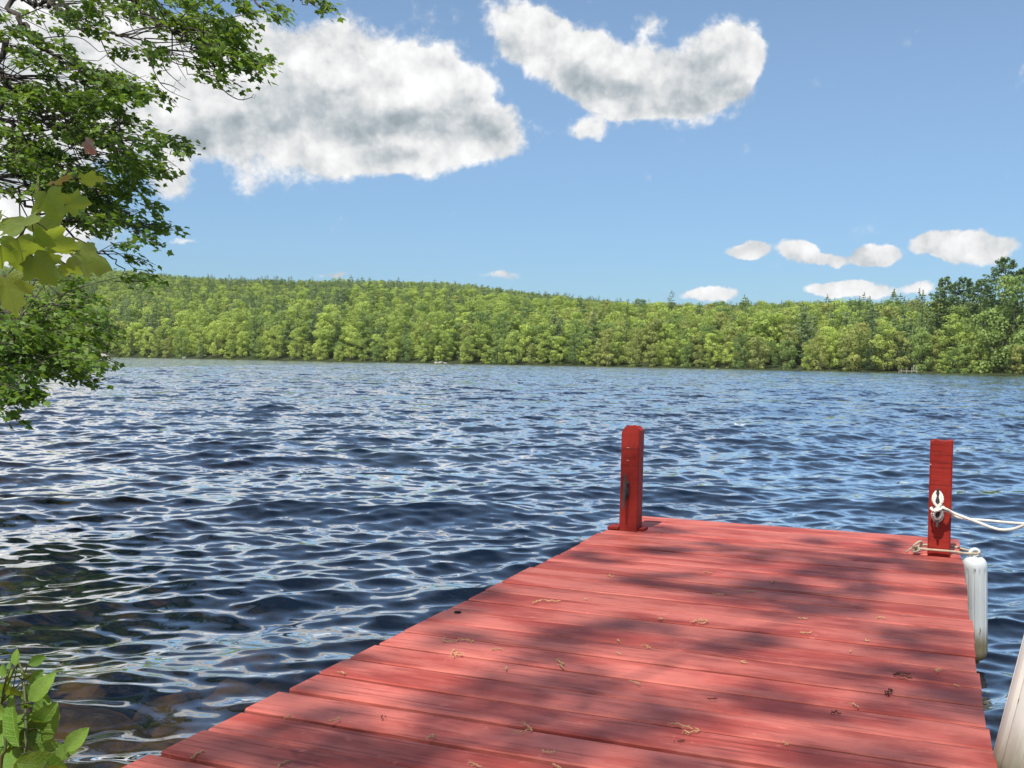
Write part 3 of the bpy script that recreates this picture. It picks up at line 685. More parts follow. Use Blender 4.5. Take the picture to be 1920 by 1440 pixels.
# ------------------------------------------------------------------ fenders
def vinyl(name, dirt_lo, dirt_hi, base=(.60, .63, .62)):
    m, t = mat(name); c = ocoord(t, False); z = t.xyz(c)[2]
    dirty = t.noise(t.vm('MULTIPLY', c, (1., 1., .3)), 22., 5, .6)
    low = t.step(t.m('ADD', z, t.m('MULTIPLY', t.m('SUBTRACT', dirty, .5), .12)), dirt_hi, dirt_lo)
    c0 = t.mix(t.m('MULTIPLY', t.step(dirty, .5, .75), .35), base, (.42, .43, .38))
    c0 = t.mix(t.step(t.noise(t.vm('MULTIPLY', c, (1., 1., .22)), 60., 4), .66, .72), c0, (.10, .09, .06))
    c0 = t.mix(t.m('MULTIPLY', low, .92), c0, (.13, .10, .035))
    finish(t, principled(t, c0, .38, .5)); return m
m_f1 = vinyl('fender_vinyl', -.34, -.24); m_f2 = vinyl('old_fender_vinyl', -.06, .12, (.70, .69, .62))
def fender(R, top, bot, m, label, loc, tilt, axis='e1', split=12):
    o = link('fender', None, loc=loc); o.rotation_euler = tilt
    tag(o, label, 'fender', 'white boat fenders hanging beside the dock')
    L = top - bot; prof = [(.010, bot - .015), (.016, bot - .012)]
    for a_ in np.linspace(0, np.pi / 2, 8): prof.append((.018 + (R - .018) * math.sin(a_), bot + R * .8 * (1 - math.cos(a_))))
    n = 26; z0, z1 = bot + R * .9, top - R * .95
    for z in np.linspace(z0, z1, n): prof.append((R, z))
    for a_ in np.linspace(np.pi / 2, 0.12, 8): prof.append((.018 + (R - .018) * math.sin(a_), top - R * .8 * (1 - math.cos(a_))))
    MB().lathe(prof, 12 * split, split, R * .11, z0 + .004, z1 - .004).build('body', m, o, smooth=True)
    # the flat lug with its eye
    th = np.linspace(0, 2 * np.pi, 20); e = MB(); rr = R * .40
    arc = [(rr * math.cos(a_), 0, top + rr * .55 + rr * math.sin(a_)) for a_ in np.linspace(-.7, math.pi + .7, 18)]
    e.tube(arc, rr * .42, 10, flat=1.)
    e.tube([(0, 0, top - .012), (0, 0, top + .004)], [rr * 1.1, rr * .95], 16)
    e.build('eye', m, o, smooth=True); return o
fb = dk(FU, FV, 0)
fender(.047, .018, -.405, m_f1, 'far white ribbed fender hanging under the right post, its foot stained green', tuple(fb), (R_(1.), R_(-2.2), 0))
fb2 = dk(.226, 2.30, 0)
fender(.095, .46, -.30, m_f2, 'near weathered white ribbed fender leaning at the right frame edge, mostly cut off', tuple(fb2), (0, R_(11.5), -PHI), split=14)

# ------------------------------------------------------------------ leaf litter on the planks
m_cat, t = mat('dry_catkin'); c = ocoord(t); finish(t, principled(t, t.mix(t.noise(c, 200., 3), (.30, .17, .07), (.66, .45, .25)), .9, .1))
m_catd, t = mat('brown_catkin'); finish(t, principled(t, (.10, .045, .03), .9, .1))
lit = [(1143,1080,1.3),(1320,1074,1),(1453,1092,1.3),(1400,1110,1.2),(1350,1117,1.2),(1320,1165,2),(1233,1162,1),(1497,1160,1),(1503,1189,1.1),(1207,1212,1.3),(1163,1230,.8),(1163,1206,.7),(1400,1245,.8),(1623,1202,.8),(1018,1127,2.),(853,1205,2.),(863,1228,1.6),(942,1220,1.1),(1058,1247,1.5),(950,1253,.9),(1200,1287,1.1),(995,1372,1.5),(810,1380,1.2),(1047,1412,1.1),(873,1435,1.1),(647,1265,.7),(620,1355,1.),(1037,1438,.9),(1297,1370,1.8),(1674,1267,-1.6),(1672,1297,-1.5),(1765,1259,1.),(1557,1339,-1.),(1608,1329,.9),(1344,1312,-.8),(1787,1286,.6),(385,1412,1.3),(546,1431,1.3),(537,1349,.7),(1233,1002,.5),(1660,1162,1.),(1595,1225,.6),(1480,1400,.6),(1266,1393,-.5),(720,1350,-.5),(1099,1124,.6)]
for k, (px, py, s) in enumerate(lit):
    dark = s < 0; s = abs(s); p = deckpt(px, py); rr = np.random.default_rng(k + 50); b = MB()
    for q in range(2 if s > 1.4 else 1):
        th = rr.uniform(0, 6.28); n = 9; P = [np.array([0, 0, .003])]
        for i in range(n): th += rr.normal(0, .55); P.append(P[-1] + np.array([math.cos(th), math.sin(th), 0]) * .0036 * s)
        P = np.array(P); P[:, 2] = .003 + .002 * np.abs(np.sin(np.arange(len(P)) * .9)) * s
        b.tube(P + rr.normal(0, .003, 3) * [1, 1, 0], .0012 * (1 + .35 * rr.random(len(P))), 5)
        for i in range(int(6 * s)):                # tiny seed scales
            c_ = P[rr.integers(len(P))] + rr.normal(0, .0025, 3) * [1, 1, .4]; d = rr.normal(size=3) * .0022
            b.tube([c_, c_ + d], [.0013, .0006], 4)
    o = b.build('catkin', m_catd if dark else m_cat, None, loc=tuple(p))
    lab = {14: 'largest knot of pale catkins on the planks in front of the left post', 28: 'golden catkin pair on the nearest planks, below the middle of the dock', 5: 'long spread catkin on the sunlit middle of the deck',
           15: 'catkin with a long needle near the left edge of the deck'}.get(k)
    if lab: tag(o, lab, 'catkin', 'catkins scattered on the deck')
    elif dark: tag(o, 'dark brown curled plant scrap lying on the red planks', 'plant scrap', 'dark scraps scattered on the deck')
    else: tag(o, 'small pale tan curled catkin lying on the red planks', 'catkin', 'small catkins scattered on the deck')

# ------------------------------------------------------------------ near leaves
def leafnear(name, cols, transl=.45, scale=9., rough=.5, rnd=0.):
    m, t = mat(name); g = t.new('ShaderNodeNewGeometry').outputs['Position']
    f = t.noise(g, scale, 3)
    if rnd: f = t.m('ADD', t.m('MULTIPLY', f, 1 - rnd), t.m('MULTIPLY', t.new('ShaderNodeObjectInfo').outputs['Random'], rnd))
    c = t.mix(t.step(f, .3, .7), cols[0], cols[1])
    p = principled(t, c, rough, .35); tl = t.new('ShaderNodeBsdfTranslucent'); t.put(tl.inputs[0], t.mix(1., (0, 0, 0), cols[2]))
    mx = t.new('ShaderNodeMixShader'); mx.inputs[0].default_value = transl; t.l.new(p, mx.inputs[1]); t.l.new(tl.outputs[0], mx.inputs[2])
    finish(t, mx.outputs[0]); return m
m_maple = leafnear('maple_leaves', ((.075, .155, .025), (.16, .25, .04), (.30, .45, .04)), .35, 1.2)
MT = np.array([(0, 0), (.26, -.06), (.30, .16), (.56, .34), (.33, .47), (.20, .62), (0, 1.), (-.20, .62), (-.33, .47), (-.56, .34), (-.30, .16), (-.26, -.06)], float)
def leafcloud(C, Dn, Nn, S, r, bend=.12):
    """maple leaves: base points C, tip directions Dn, face normals Nn, lengths S"""
    Dn = Dn / np.linalg.norm(Dn, axis=1)[:, None]; Nn = Nn - Dn * np.sum(Nn * Dn, 1)[:, None]; Nn /= np.linalg.norm(Nn, axis=1)[:, None] + 1e-9
    U = np.cross(Dn, Nn); k = len(MT)
    x = MT[:, 0][None, :, None] * S[:, None, None]; y = MT[:, 1][None, :, None] * S[:, None, None]
    zz = (-bend * np.abs(MT[:, 0]) * 1.2 - bend * MT[:, 1] ** 2)[None, :, None] * S[:, None, None]
    P = C[:, None, :] + U[:, None, :] * x + Dn[:, None, :] * y + Nn[:, None, :] * zz
    ctr = C[:, None, :] + Dn[:, None, :] * (.36 * S)[:, None, None]
    V = np.concatenate([P, ctr], 1).reshape(-1, 3); n = len(C); base = np.arange(n)[:, None, None] * (k + 1)
    tri = np.array([(j, (j + 1) % k, k) for j in range(k)])[None]
    return V, (base + tri).reshape(-1, 3)
def maple_tree(name, label, limbs, sprays, root, seed, trunk, leafS=.06, per=20, tw=.33):
    """limbs: polylines (points, r0, r1); sprays: list of (centre, direction)"""
    r = np.random.default_rng(seed)
    o = link(name, None, loc=root); tag(o, label, 'tree')
    R0 = np.array(root)
    b = MB(); b.tube(spline(np.array(trunk[0]) - R0, 6), np.interp(np.linspace(0, 1, (len(trunk[0]) - 1) * 6 + 1), [0, 1], trunk[1]), 12, cap=False)
    b.build('trunk', m_bark, o, smooth=True)
    b = MB(); LP = []
    for P, r0, r1 in limbs:
        S = spline(P, 8); S[1:-1] += r.normal(0, .02, (len(S) - 2, 3)); LP.append(S); b.tube(S - R0, np.linspace(r0, r1, len(S)), 7)
    LPa = np.concatenate(LP); C = []; Dn = []; Nn = []; Sz = []
    for c, d in sprays:
        d = d / np.linalg.norm(d); L = tw * r.uniform(.7, 1.3); st = c - d * L * .5
        dist = np.linalg.norm(LPa - (st - d * .5), axis=1); q = LPa[np.argmin(dist)]
        if np.linalg.norm(q - st) < 3.0:
            mid = (q + st) / 2 + np.array([0, 0, .06 * np.linalg.norm(q - st)]) + r.normal(0, .04, 3)
            b.tube(spline([q, mid, st], 4) - R0, np.linspace(.006, .003, 9), 4, cap=False)
        side = np.cross(d, [0, 0, 1.]); side /= np.linalg.norm(side) + 1e-9
        tip = c + d * L * .6 + np.array([0, 0, -.05 * L]); tws = [spline([st, c + np.array([0, 0, .03]), tip], 4)]
        for s_ in (-1, 1):
            for f_ in (.3, .6):
                bp = st + d * L * f_; tws.append(spline([bp, bp + (d * .6 + side * s_ * .7) * L * .22, bp + (d * .8 + side * s_ * .6 + np.array([0, 0, -.12])) * L * .45], 3))
        for W_ in tws: b.tube(W_ - R0, np.linspace(.0035, .0018, len(W_)), 3, cap=False)
        for _ in range(per):
            W_ = tws[r.integers(len(tws))]; i = min(len(W_) - 1, int(len(W_) * r.uniform(.15, 1.05))); p = W_[i] + r.normal(0, .025, 3)
            C.append(p); th = r.uniform(-1.5, 1.5); dd_ = d * math.cos(th) + side * math.sin(th) + np.array([0, 0, r.normal(-.28, .3)])
            Dn.append(dd_); Nn.append(np.array([0, 0, 1.]) + r.normal(0, .42, 3)); Sz.append(leafS * r.uniform(.6, 1.25))
    b.build('branches', m_bark, o, smooth=True)
    V, Fc = leafcloud(np.array(C), np.array(Dn), np.array(Nn), np.array(Sz), r)
    link('foliage', mesh('foliage', V - R0, Fc, m_maple), o)
    return o
# leafy masses of the overhanging tree: photo position (cx, cy, rx, ry), distance, how full
MASS = [(60,40,120,55,9.5,.30),(250,22,140,40,9.2,.75),(350,75,95,40,8.6,.8),(430,85,62,38,8.3,1.0),(475,105,32,13,8.2,1.),(425,0,105,14,8.8,.6),(505,18,16,12,8.6,.5),(588,8,16,8,8.6,.5),
        (400,140,45,22,8.4,.7),(15,70,45,50,9.0,.45),(90,150,140,50,9.0,.62),(210,120,80,25,9.,.5),(215,165,50,28,8.8,.9),(285,170,28,7,8.7,.8),(60,220,110,60,9.0,.95),(170,220,80,45,9.0,.9),(205,200,50,18,8.8,.7),(245,262,68,26,8.8,.9),(325,270,50,10,8.7,.8),
        (110,310,130,55,9.2,1.),(230,325,68,40,9.,1.),(285,322,30,12,8.8,.7),(215,390,78,42,9.,1.),(262,428,40,20,8.9,.9),(120,400,90,50,9.4,.55),(20,330,60,60,9.5,.6),(225,485,22,32,9.,.5),(235,520,50,14,8.9,.7),(130,520,60,22,9.2,.5),(110,555,60,16,9.2,.4),
        (50,600,115,42,8.6,1.1),(135,612,60,36,8.4,1.1),(50,655,110,45,8.4,1.2),(135,680,48,34,8.2,1.1),(30,715,60,36,8.,1.1),(12,755,32,28,7.8,1.)]
def mass_sprays(MASS, seed, k=1.0):
    r = np.random.default_rng(seed); S = []
    for cx_, cy_, rx, ry, dp_, dens in MASS:
        n = max(2, int(rx * ry * dens * k / 330))
        for _ in range(n):
            a_ = r.uniform(0, 6.28); q = math.sqrt(r.random()); px, py = cx_ + rx * q * math.cos(a_), cy_ + ry * q * math.sin(a_)
            d = XR * r.uniform(.6, 1.1) + np.array([0, -1, 0]) * r.normal(.1, .5) + np.array([0, 0, 1]) * r.normal(-.22, .2)
            S.append((at(px, py, dp_ + r.normal(0, .45)), d))
    return S
S1 = mass_sprays(MASS, 12, 2.0)
# the crown above and left of the frame, which shades the rest
r = np.random.default_rng(9)
for _ in range(230):
    p = np.array([r.uniform(-8.5, -2.6), r.uniform(4.5, 11), r.uniform(4.6, 7.8)])
    if (p[2] - CAM_Z) / p[1] < .40 and p[0] / p[1] > -.52: continue
    S1.append((p, np.array([r.normal(.6, .5), r.normal(0, .6), r.normal(-.1, .2)])))
for _ in range(120):
    p = np.array([r.uniform(-8.5, -5.), r.uniform(6, 11), r.uniform(.6, 4.6)])
    if p[0] / p[1] > -.53: continue
    S1.append((p, np.array([r.normal(.6, .5), r.normal(0, .6), r.normal(-.1, .2)])))
T0 = (-9.6, 9.0, -.1)
trunkL = [(-9.6, 9., -.1), (-9.3, 9., 1.5), (-9.0, 9.1, 3.2), (-8.6, 9., 5.), (-8.2, 9., 7.)]
Lb = lambda L, d0, d1: [at(x_, y_, d) for (x_, y_), d in zip(L, np.linspace(d0, d1, len(L)))]
limbs = [([(-9.0, 9.1, 3.2)] + Lb([(-60, -20), (20, 20), (60, 70), (90, 95), (130, 125), (165, 150)], 9.3, 8.9), .075, .012),
         ([(-8.6, 9., 5.)] + Lb([(-40, -60), (30, -10), (75, 5), (105, 15), (150, 55), (230, 70), (300, 90)], 9.3, 8.8), .07, .010),
         ([(-8.3, 9., 6.)] + Lb([(60, -120), (200, -40), (270, 20), (330, 60), (380, 105), (420, 140)], 9., 8.4), .06, .008),
         ([(-8.3, 9., 6.)] + Lb([(200, -140), (380, -60), (470, -5), (500, 20), (516, 33)], 9., 8.6), .05, .004),
         ([(-8.3, 9., 6.)] + Lb([(320, -140), (500, -50), (560, -5), (590, 8)], 9., 8.6), .04, .004),
         ([(-9.2, 9.1, 2.6)] + Lb([(-80, 80), (-10, 130), (20, 165), (60, 200), (110, 240), (170, 265), (260, 275), (350, 268)], 9.2, 8.7), .08, .008),
         ([(-9.2, 9.1, 2.4)] + Lb([(-80, 150), (0, 215), (40, 260), (100, 300), (160, 345), (220, 390), (280, 432)], 9.3, 8.9), .075, .008),
         ([(-9.3, 9., 2.)] + Lb([(-60, 330), (40, 380), (120, 430), (200, 480), (240, 520)], 9.4, 8.9), .05, .006),
         ([(-9.4, 9., 1.5)] + Lb([(-40, 520), (10, 590), (40, 625), (90, 660), (140, 690), (168, 715)], 8.8, 8.1), .05, .006),
         ([(-9.4, 9., 1.3)] + Lb([(-60, 560), (20, 640), (30, 700), (20, 760)], 8.6, 7.8), .045, .006)]
maple_tree('maple_tree', 'leafy maple leaning in from the left edge over the water', [(a_, b_ * .4, c_ * .6) for a_, b_, c_ in limbs], S1, T0, 4, (trunkL, [.24, .09]), leafS=.056, per=40)
# bare hanging twigs under the bright bough
for L in ([(275, 95), (285, 125), (300, 155), (320, 172), (357, 188)], [(300, 100), (310, 130), (330, 150), (348, 165)], [(322, 95), (335, 125), (350, 150)], [(415, 165), (430, 178), (450, 187), (470, 183), (476, 176)], [(300, 155), (320, 160), (338, 170)]):
    tw = MB(); tw.tube(spline(Lb(L, 8.6, 8.5), 5) - np.array(T0), np.linspace(.005, .002, (len(L) - 1) * 5 + 1), 4)
    for (x_, y_) in L[1:-1]:
        tw.tube(np.array(Lb([(x_, y_), (x_ + 7, y_ + 1), (x_ + 9, y_ - 6)], 8.6, 8.55)) - np.array(T0), .0017, 3)
    tw.build('bare_twig', m_bark, D.objects['maple_tree'], smooth=True)

# the tree behind the photographer: its sprays throw the dappled shade over the deck
SH = [(1300,1000,38,8),(1240,1030,55,11),(1375,1025,42,9),(1445,1047,65,11),(1540,1014,45,10),(1665,1016,40,10),(1480,1080,120,20),(1600,1058,110,16),(1710,1060,80,20),(1400,1108,150,18),(1540,1135,120,22),(1250,1088,100,16),(1130,1048,70,12),
      (1640,1105,70,14),(1180,1165,110,18),(1080,1180,110,22),(1725,1200,95,24),(1790,1225,50,20),(1575,1265,110,20),(1690,1255,60,18),(1780,1300,60,22),(1400,1312,65,16),(1620,1345,115,22),(1810,1340,55,22),
      (850,1152,60,9),(960,1210,140,22),(1110,1255,100,22),(1160,1310,150,28),(1000,1290,110,22),(700,1235,80,16),(610,1290,75,18),(470,1385,150,45),(660,1400,140,35),(850,1330,140,24),(1010,1400,120,30),(1250,1352,70,16),(1300,1434,60,12),
      (1380,1200,60,10),(1790,1100,40,16),(1330,1205,60,9),(900,1110,50,9),(1180,950,14,55),(760,1440,100,25),(370,1420,110,26),(560,1340,80,24),(800,1400,190,36),(560,1430,90,20),(1100,1365,120,22),(1000,1340,100,16),(930,1290,60,12),(1480,1420,120,18),(1700,1420,70,16),(1182,985,30,10),(1762,1000,12,30)]
r = np.random.default_rng(33); S2 = []
for cx_, cy_, rx, ry in SH:
    tsun = r.uniform(9., 14.)
    cen = deckpt(cx_, cy_); ex = deckpt(cx_ + rx, cy_) - cen; ey = deckpt(cx_, cy_ + ry) - cen
    area = np.linalg.norm(np.cross(ex, ey)) * 3.14
    for _ in range(max(2, int(round(area / .019)))):
        a_ = r.uniform(0, 6.28); q = math.sqrt(r.random()) * .85
        g = cen + ex * q * math.cos(a_) + ey * q * math.sin(a_)
        S2.append((g + sdir * (tsun + r.normal(0, .25)), np.array([r.normal(.3, .6), r.normal(.5, .5), r.normal(-.1, .15)])))
for _ in range(40):                               # wider shade over the bank and shallows at left
    g = np.array([r.uniform(-6, -1.2), r.uniform(1.5, 6.5), 0.]); S2.append((g + sdir * r.uniform(6, 9), np.array([r.normal(), r.normal(), -.1])))
T1 = (-3.4, -3.2, .5)
trunk2 = [(-3.4, -3.2, .4), (-3.3, -3.0, 2.), (-3.0, -2.6, 4.), (-2.6, -2.0, 5.6)]
limbs2 = [([(-2.6, -2.0, 5.6), (-2.0, -1.2, 6.2), (-1.2, -.4, 6.6), (-.6, .2, 8.), (-.4, .8, 9.)], .08, .015), ([(-2.8, -2.2, 5.), (-2.2, -.6, 6.), (-1.6, .8, 6.5), (-1.2, 2., 6.6)], .07, .012), ([(-3.0, -2.6, 4.), (-3.2, -.8, 5.4), (-3.0, .8, 6.2), (-2.8, 2.2, 6.4)], .06, .012),
          ([(-2.6, -2.0, 5.6), (-1.2, -1.8, 6.6), (.0, -1., 7.), (.8, .2, 7.2)], .06, .012)]
maple_tree('shade_maple_tree', 'maple on the bank behind the photographer whose boughs shade the dock', [(a_, b_ * .16, c_ * .3) for a_, b_, c_ in limbs2], S2, T1, 8, (trunk2, [.2, .1]), leafS=.062, per=17, tw=.22)

# ------------------------------------------------------------------ big maple leaves close to the lens
HALF = [(0, 0), (.09, -.07), (.20, -.10), (.31, -.10), (.37, -.04), (.46, -.02), (.40, .07), (.38, .15), (.46, .19), (.51, .27), (.57, .31), (.64, .43), (.55, .45), (.52, .53), (.42, .53), (.33, .52), (.29, .58), (.31, .67), (.30, .74), (.32, .80), (.22, .82), (.15, .88), (.09, .94), (0, 1.06)]
OUT = np.array(HALF + [(-x_, y_) for x_, y_ in HALF[-2:0:-1]])
def bigleaf(curl=.2, cup=.2, seed=0):
    rr = np.random.default_rng(seed); k = len(OUT); ctr = np.array([0, .3]); V = [(0, .3, 0)]; rings = (.25, .5, .75, 1.)
    for q in rings:
        for p in OUT:
            x_, y_ = ctr + (p - ctr) * q; V.append((x_, y_, 0))
    V = np.array(V, float)
    x_, y_ = V[:, 0], V[:, 1]; ang = np.arctan2(x_, y_ + .05); rad = np.hypot(x_, y_)
    V[:, 2] = -curl * y_ ** 2 - cup * np.abs(x_) ** 1.5 + .09 * rad * np.cos(ang * 5.5 + .3) + .03 * np.sin(x_ * 7 + seed) * rad
    Fc = [(0, 1 + j, 1 + (j + 1) % k) for j in range(k)]
    for i in range(3): Fc += [(1 + i * k + j, 1 + (i + 1) * k + j, 1 + (i + 1) * k + (j + 1) % k, 1 + i * k + (j + 1) % k) for j in range(k)]
    return V, Fc
def veinleaf(name, a, b_, tcol, vein, transl, side_veins=False):
    m, t = mat(name); c = t.new('ShaderNodeTexCoord').outputs['Object']; x_, y_, _z = t.xyz(c)[:3]
    f = t.m('ADD', t.m('MULTIPLY', t.noise(c, 5., 4), .55), t.m('MULTIPLY', t.new('ShaderNodeObjectInfo').outputs['Random'], .45))
    col = t.mix(t.step(f, .3, .7), a, b_)
    mid = t.step(t.m('ABSOLUTE', x_), .014, .004)
    if side_veins:
        q = t.m('FRACT', t.m('MULTIPLY', t.m('SUBTRACT', y_, t.m('MULTIPLY', t.m('ABSOLUTE', x_), .8)), 8.))
        sv_ = t.step(t.m('ABSOLUTE', t.m('SUBTRACT', q, .5)), .10, .02)
    else:
        an = t.m('ABSOLUTE', t.m('ARCTAN2', x_, t.m('ADD', y_, .001))); rad = t.m('SQRT', t.m('ADD', t.m('MULTIPLY', x_, x_), t.m('MULTIPLY', y_, y_)))
        d1 = t.m('MULTIPLY', t.m('ABSOLUTE', t.m('SUBTRACT', an, 1.02)), rad); d2 = t.m('MULTIPLY', t.m('ABSOLUTE', t.m('SUBTRACT', an, 1.65)), rad)
        sv_ = t.m('MAXIMUM', t.step(d1, .012, .003), t.step(d2, .012, .003))
    vn = t.m('MAXIMUM', mid, sv_)
    col = t.mix(t.m('MULTIPLY', vn, .6), col, vein)
    p = principled(t, col, .48, .4, normal=bump(t, t.m('ADD', t.noise(c, 25., 3), t.m('MULTIPLY', vn, -1.)), .35, .01)); tl = t.new('ShaderNodeBsdfTranslucent'); t.put(tl.inputs[0], t.mix(t.m('MULTIPLY', vn, .5), tcol, a))
    mx = t.new('ShaderNodeMixShader'); mx.inputs[0].default_value = transl; t.l.new(p, mx.inputs[1]); t.l.new(tl.outputs[0], mx.inputs[2])
    finish(t, mx.outputs[0]); return m
m_big = veinleaf('young_maple_leaf', (.14, .24, .04), (.33, .41, .075), (.50, .62, .06), (.36, .42, .15), .5)
m_gold = veinleaf('golden_maple_leaf', (.28, .23, .02), (.36, .29, .03), (.55, .45, .03), (.40, .34, .12), .45)
m_dead = veinleaf('dead_leaf', (.34, .19, .10), (.50, .31, .19), (.40, .22, .10), (.25, .13, .07), .25)
def leaf_at(px, py, size, ang, tilt, depth, build, m, parent, seed, pivot=.4, label=None):
    """ang: direction of the tip in the picture (0 right, 90 up); tilt: how far the blade leans away"""
    s = size * 1.0 * depth / F; V, Fc = build
    a_ = R_(ang); tip = XR * math.cos(a_) + UR * math.sin(a_); nrm_ = -_f; side = np.cross(tip, nrm_)
    ct, st_ = math.cos(R_(tilt[0])), math.sin(R_(tilt[0])); tip2 = tip * ct + _f * st_; n2_ = nrm_ * ct + tip * st_
    cr, sr = math.cos(R_(tilt[1])), math.sin(R_(tilt[1])); s2_ = side * cr + n2_ * sr; n3 = n2_ * cr - side * sr
    M = np.stack([s2_, tip2, n3], 1)
    org = at(px, py, depth) - M @ np.array([0, pivot * s, 0])
    o = link('leaf', mesh('leaf', np.array(V), Fc, m, True), parent)
    M4 = Matrix([[*(M[i] * s), org[i]] for i in range(3)] + [[0, 0, 0, 1]])
    o.matrix_local = Matrix.Translation(-parent.location) @ M4 if parent is not None else M4
    if label: o['label'] = label
    return o, org
node = at(25, 454, 1.42)
tw0 = at(-190, 560, 1.35)
twig = link('maple_twig', None, loc=tuple(tw0)); tag(twig, 'twig of large young maple leaves close by at the left edge', 'maple twig')
BL = [(112,335,44,60,(45,35),1.5,m_gold),(66,352,44,210,(50,-30),1.5,m_big),(98,384,62,-75,(25,20),1.45,m_big),(145,383,46,5,(40,-35),1.48,m_big),(172,338,46,-5,(20,-68),1.55,m_big),(30,418,84,160,(35,-38),1.4,m_big),
      (84,425,60,40,(35,-20),1.48,m_big),(36,475,72,-95,(30,25),1.38,m_big),(98,462,80,-20,(30,-40),1.42,m_big),(172,484,70,-25,(35,40),1.45,m_big),(80,503,66,-60,(25,15),1.4,m_big),(18,548,72,-80,(15,10),1.35,m_big),(-8,480,60,-120,(20,30),1.36,m_big),
      (125,455,50,20,(55,20),1.5,m_gold),(140,505,50,-40,(50,-20),1.46,m_big),(-20,420,70,120,(30,20),1.42,m_big)]
stm = MB(); tb = np.array(tw0)
main = spline([tw0, at(-80, 500, 1.38), node, at(48, 425, 1.43), at(75, 395, 1.46), at(130, 318, 1.52)], 8)
stm.tube(main - tb, np.linspace(.0032, .0011, len(main)), 7)
for k, (px, py, s, an, tl_, dp_, m) in enumerate(BL):
    o, org = leaf_at(px, py, s, an, tl_, dp_, bigleaf(.18 + .1 * math.sin(k), .16 + .08 * math.cos(k * 2), k), m, twig, k, label='golden yellow leaf' if m is m_gold else None)
    q = main[np.argmin(np.linalg.norm(main - org, axis=1))]; q = main[max(0, int(np.argmin(np.linalg.norm(main - org, axis=1))) - 3)]
    stm.tube(spline([q, (q + org) / 2 + np.array([0, 0, .006]), org], 5) - tb, .0008, 5)
m_stem, t = mat('leaf_stem'); finish(t, principled(t, (.12, .05, .03), .6))
stm.build('stem', m_stem, twig, smooth=True)
dl, org = leaf_at(171, 273, 30, -40, (35, 40), 1.7, bigleaf(.5, .4, 77), m_dead, None, 3)
dl.name = 'dead_leaf'; tag(dl, 'curled tan dead leaf caught among the green foliage at upper left', 'dead leaf')

# ------------------------------------------------------------------ shrub at the lower left corner
def ovalleaf(wr=.45, seed=0, curl=.3):
    rr = np.random.default_rng(seed); n = 14; V = []; Fc = []
    for i in range(n + 1):
        y_ = i / n; w_ = wr * (math.sin(math.pi * y_ ** .85) ** .8 if 0 < y_ < 1 else .0) * .5 + .004
        ser = 1 + (.05 if i % 2 else -.02)
        for q in (-1, -.5, 0, .5, 1): V.append((q * w_ * ser, y_, -curl * y_ ** 2 + .35 * abs(q * w_) + .012 * math.sin(i * 1.6) * abs(q)))
    for i in range(n):
        for j in range(4): Fc.append((i * 5 + j, i * 5 + j + 1, (i + 1) * 5 + j + 1, (i + 1) * 5 + j))
    return V, Fc
m_sh = veinleaf('shrub_leaf', (.10, .22, .018), (.17, .30, .03), (.26, .42, .03), (.24, .36, .08), .35, True)
sroot = at(20, 1900, 1.45); sroot[2] = .12
shrub = link('shrub', None, loc=tuple(sroot)); tag(shrub, 'bright green shrub with oval toothed leaves in the bottom left corner', 'shrub')
SL = [(30,1232,30,100,(20,10),.5),(70,1238,32,25,(35,0),.5),(42,1266,52,190,(30,35),.45),(68,1268,34,40,(40,-20),.5),(78,1288,60,58,(10,20),.5),(4,1256,34,150,(30,0),.5),(10,1272,40,200,(40,30),.5),(26,1300,46,250,(40,20),.5),
      (18,1350,104,122,(20,20),.36),(80,1356,78,52,(5,-20),.62),(143,1386,52,48,(15,10),.5),(92,1413,98,8,(25,30),.36),(20,1418,80,150,(30,-20),.5),(80,1436,86,-15,(20,20),.5),(40,1380,50,70,(50,0),.5),(-10,1330,60,160,(20,0),.5),
      (50,1440,70,-90,(30,20),.5),(-6,1440,70,200,(20,20),.5),(120,1405,40,70,(40,20),.5),(6,1290,44,230,(40,30),.5),(52,1325,30,300,(50,0),.5),(110,1450,60,-40,(30,0),.5),(18,1246,24,140,(50,0),.5)]
rsh = np.random.default_rng(62)
for _ in range(26): SL.append((rsh.uniform(-15, 95), rsh.uniform(1275, 1440), rsh.uniform(30, 62), rsh.uniform(-60, 240), (rsh.uniform(10, 50), rsh.uniform(-40, 40)), rsh.uniform(.4, .6)))
sb = np.array(sroot); stm = MB()
mains = [spline([sroot, at(40, 1560, 1.5), at(48, 1420, 1.52), at(48, 1330, 1.55), at(42, 1262, 1.58), at(34, 1240, 1.6)], 8), spline([sroot, at(60, 1540, 1.48), at(60, 1430, 1.5), at(100, 1412, 1.5), at(125, 1400, 1.5)], 8), spline([sroot, at(0, 1500, 1.5), at(10, 1400, 1.5), at(2, 1320, 1.52)], 8)]
for M_ in mains: stm.tube(M_ - sb, np.linspace(.004, .0012, len(M_)), 6)
am = np.concatenate(mains)
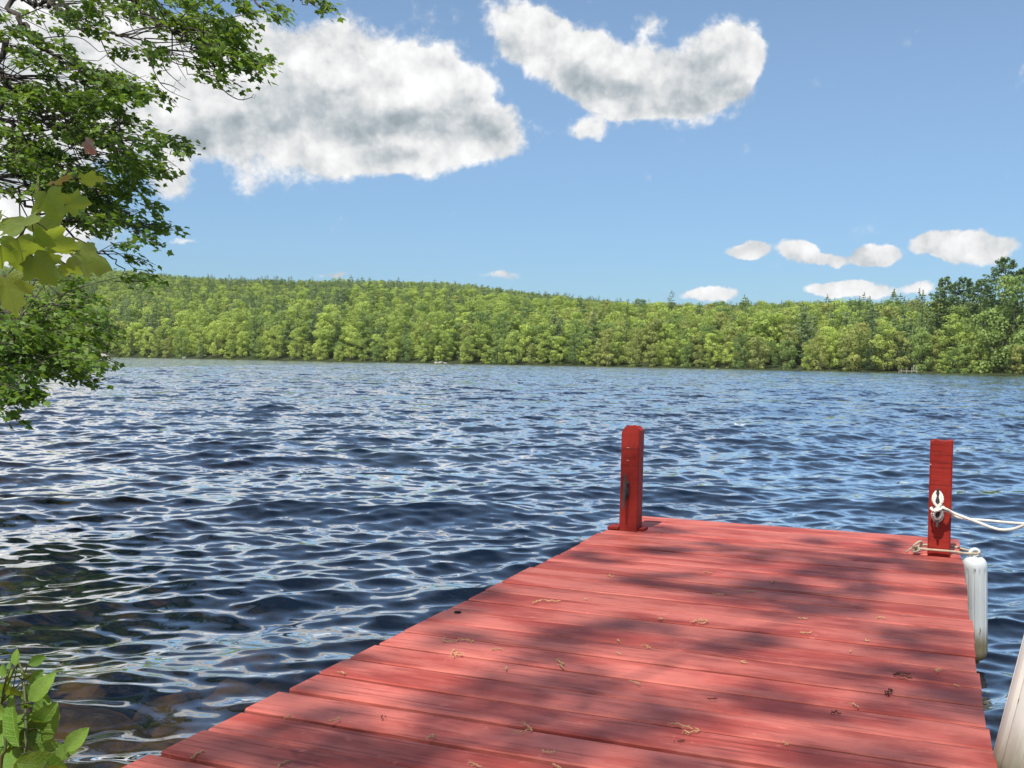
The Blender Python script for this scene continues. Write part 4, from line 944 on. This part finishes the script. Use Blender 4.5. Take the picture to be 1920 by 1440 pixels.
for k, (px, py, s, an, tl_, wr) in enumerate(SL):
    dp_ = 1.5 + .06 * math.sin(k * 2.3) + (.10 if k > 22 else 0)
    o, org = leaf_at(px, py, s * 1.05, an, tl_, dp_, ovalleaf(wr * 1.15, k, .12 + .15 * abs(math.sin(k))), m_sh, shrub, k, pivot=.5)
    q = am[np.argmin(np.linalg.norm(am - org, axis=1))]; stm.tube(spline([q, (q + org) / 2 + np.array([0, 0, .004]), org], 4) - sb, .0010, 5)
m_gs, t = mat('green_stem'); finish(t, principled(t, (.07, .09, .02), .6))
stm.build('stem', m_gs, shrub, smooth=True)
# stones under the shallow water
m_sub, t = mat('wet_stone'); c = ocoord(t); finish(t, principled(t, t.mix(t.step(t.noise(c, 6., 5), .35, .65), (.05, .035, .015), (.24, .14, .05)), .7, .4, normal=bump(t, t.noise(c, 14., 5), .8, .03)))
for k, (px, py, s) in enumerate([(175, 1345, .26), (330, 1285, .16), (350, 1330, .17), (60, 1310, .24), (440, 1262, .16), (260, 1395, .22), (470, 1205, .14), (150, 1235, .2), (290, 1225, .16)]):
    p = on(px, py, -.06); z = -.09 - s * .5
    lab = ['brown stone under the shallows right of the shrub', 'small ochre stone under the water, left of the dock edge', 'dark olive stone just below the surface near the dock edge', 'dark stone under the water behind the shrub', 'brown stone under the water closest to the dock edge, upper one',
           'brown stone under water at the bottom edge by the dock corner', 'small dark stone farthest out under the shallows by the dock', 'dark stone under water above the shrub tip', 'olive stone under the water in the middle of the shallows'][k]
    tag(link('submerged_stone', rock(k + 21, s, m_sub, .5), loc=(p[0], p[1], z), rz=k * 1.3), lab, 'stone', 'stones in the shallows')

# ------------------------------------------------------------------ thin summer haze over the lake
m_hz, t = mat('haze')
v = t.new('ShaderNodeVolumePrincipled'); v.inputs['Color'].default_value = (.93, .96, 1, 1); v.inputs['Density'].default_value = .00006; v.inputs['Anisotropy'].default_value = 0.
o_ = t.new('ShaderNodeOutputMaterial'); t.l.new(v.outputs[0], o_.inputs['Volume'])
hz = MB().box((-1500, -120, -9), (1500, 1500, 160)).build('haze', m_hz); tag(hz, kind='stuff')
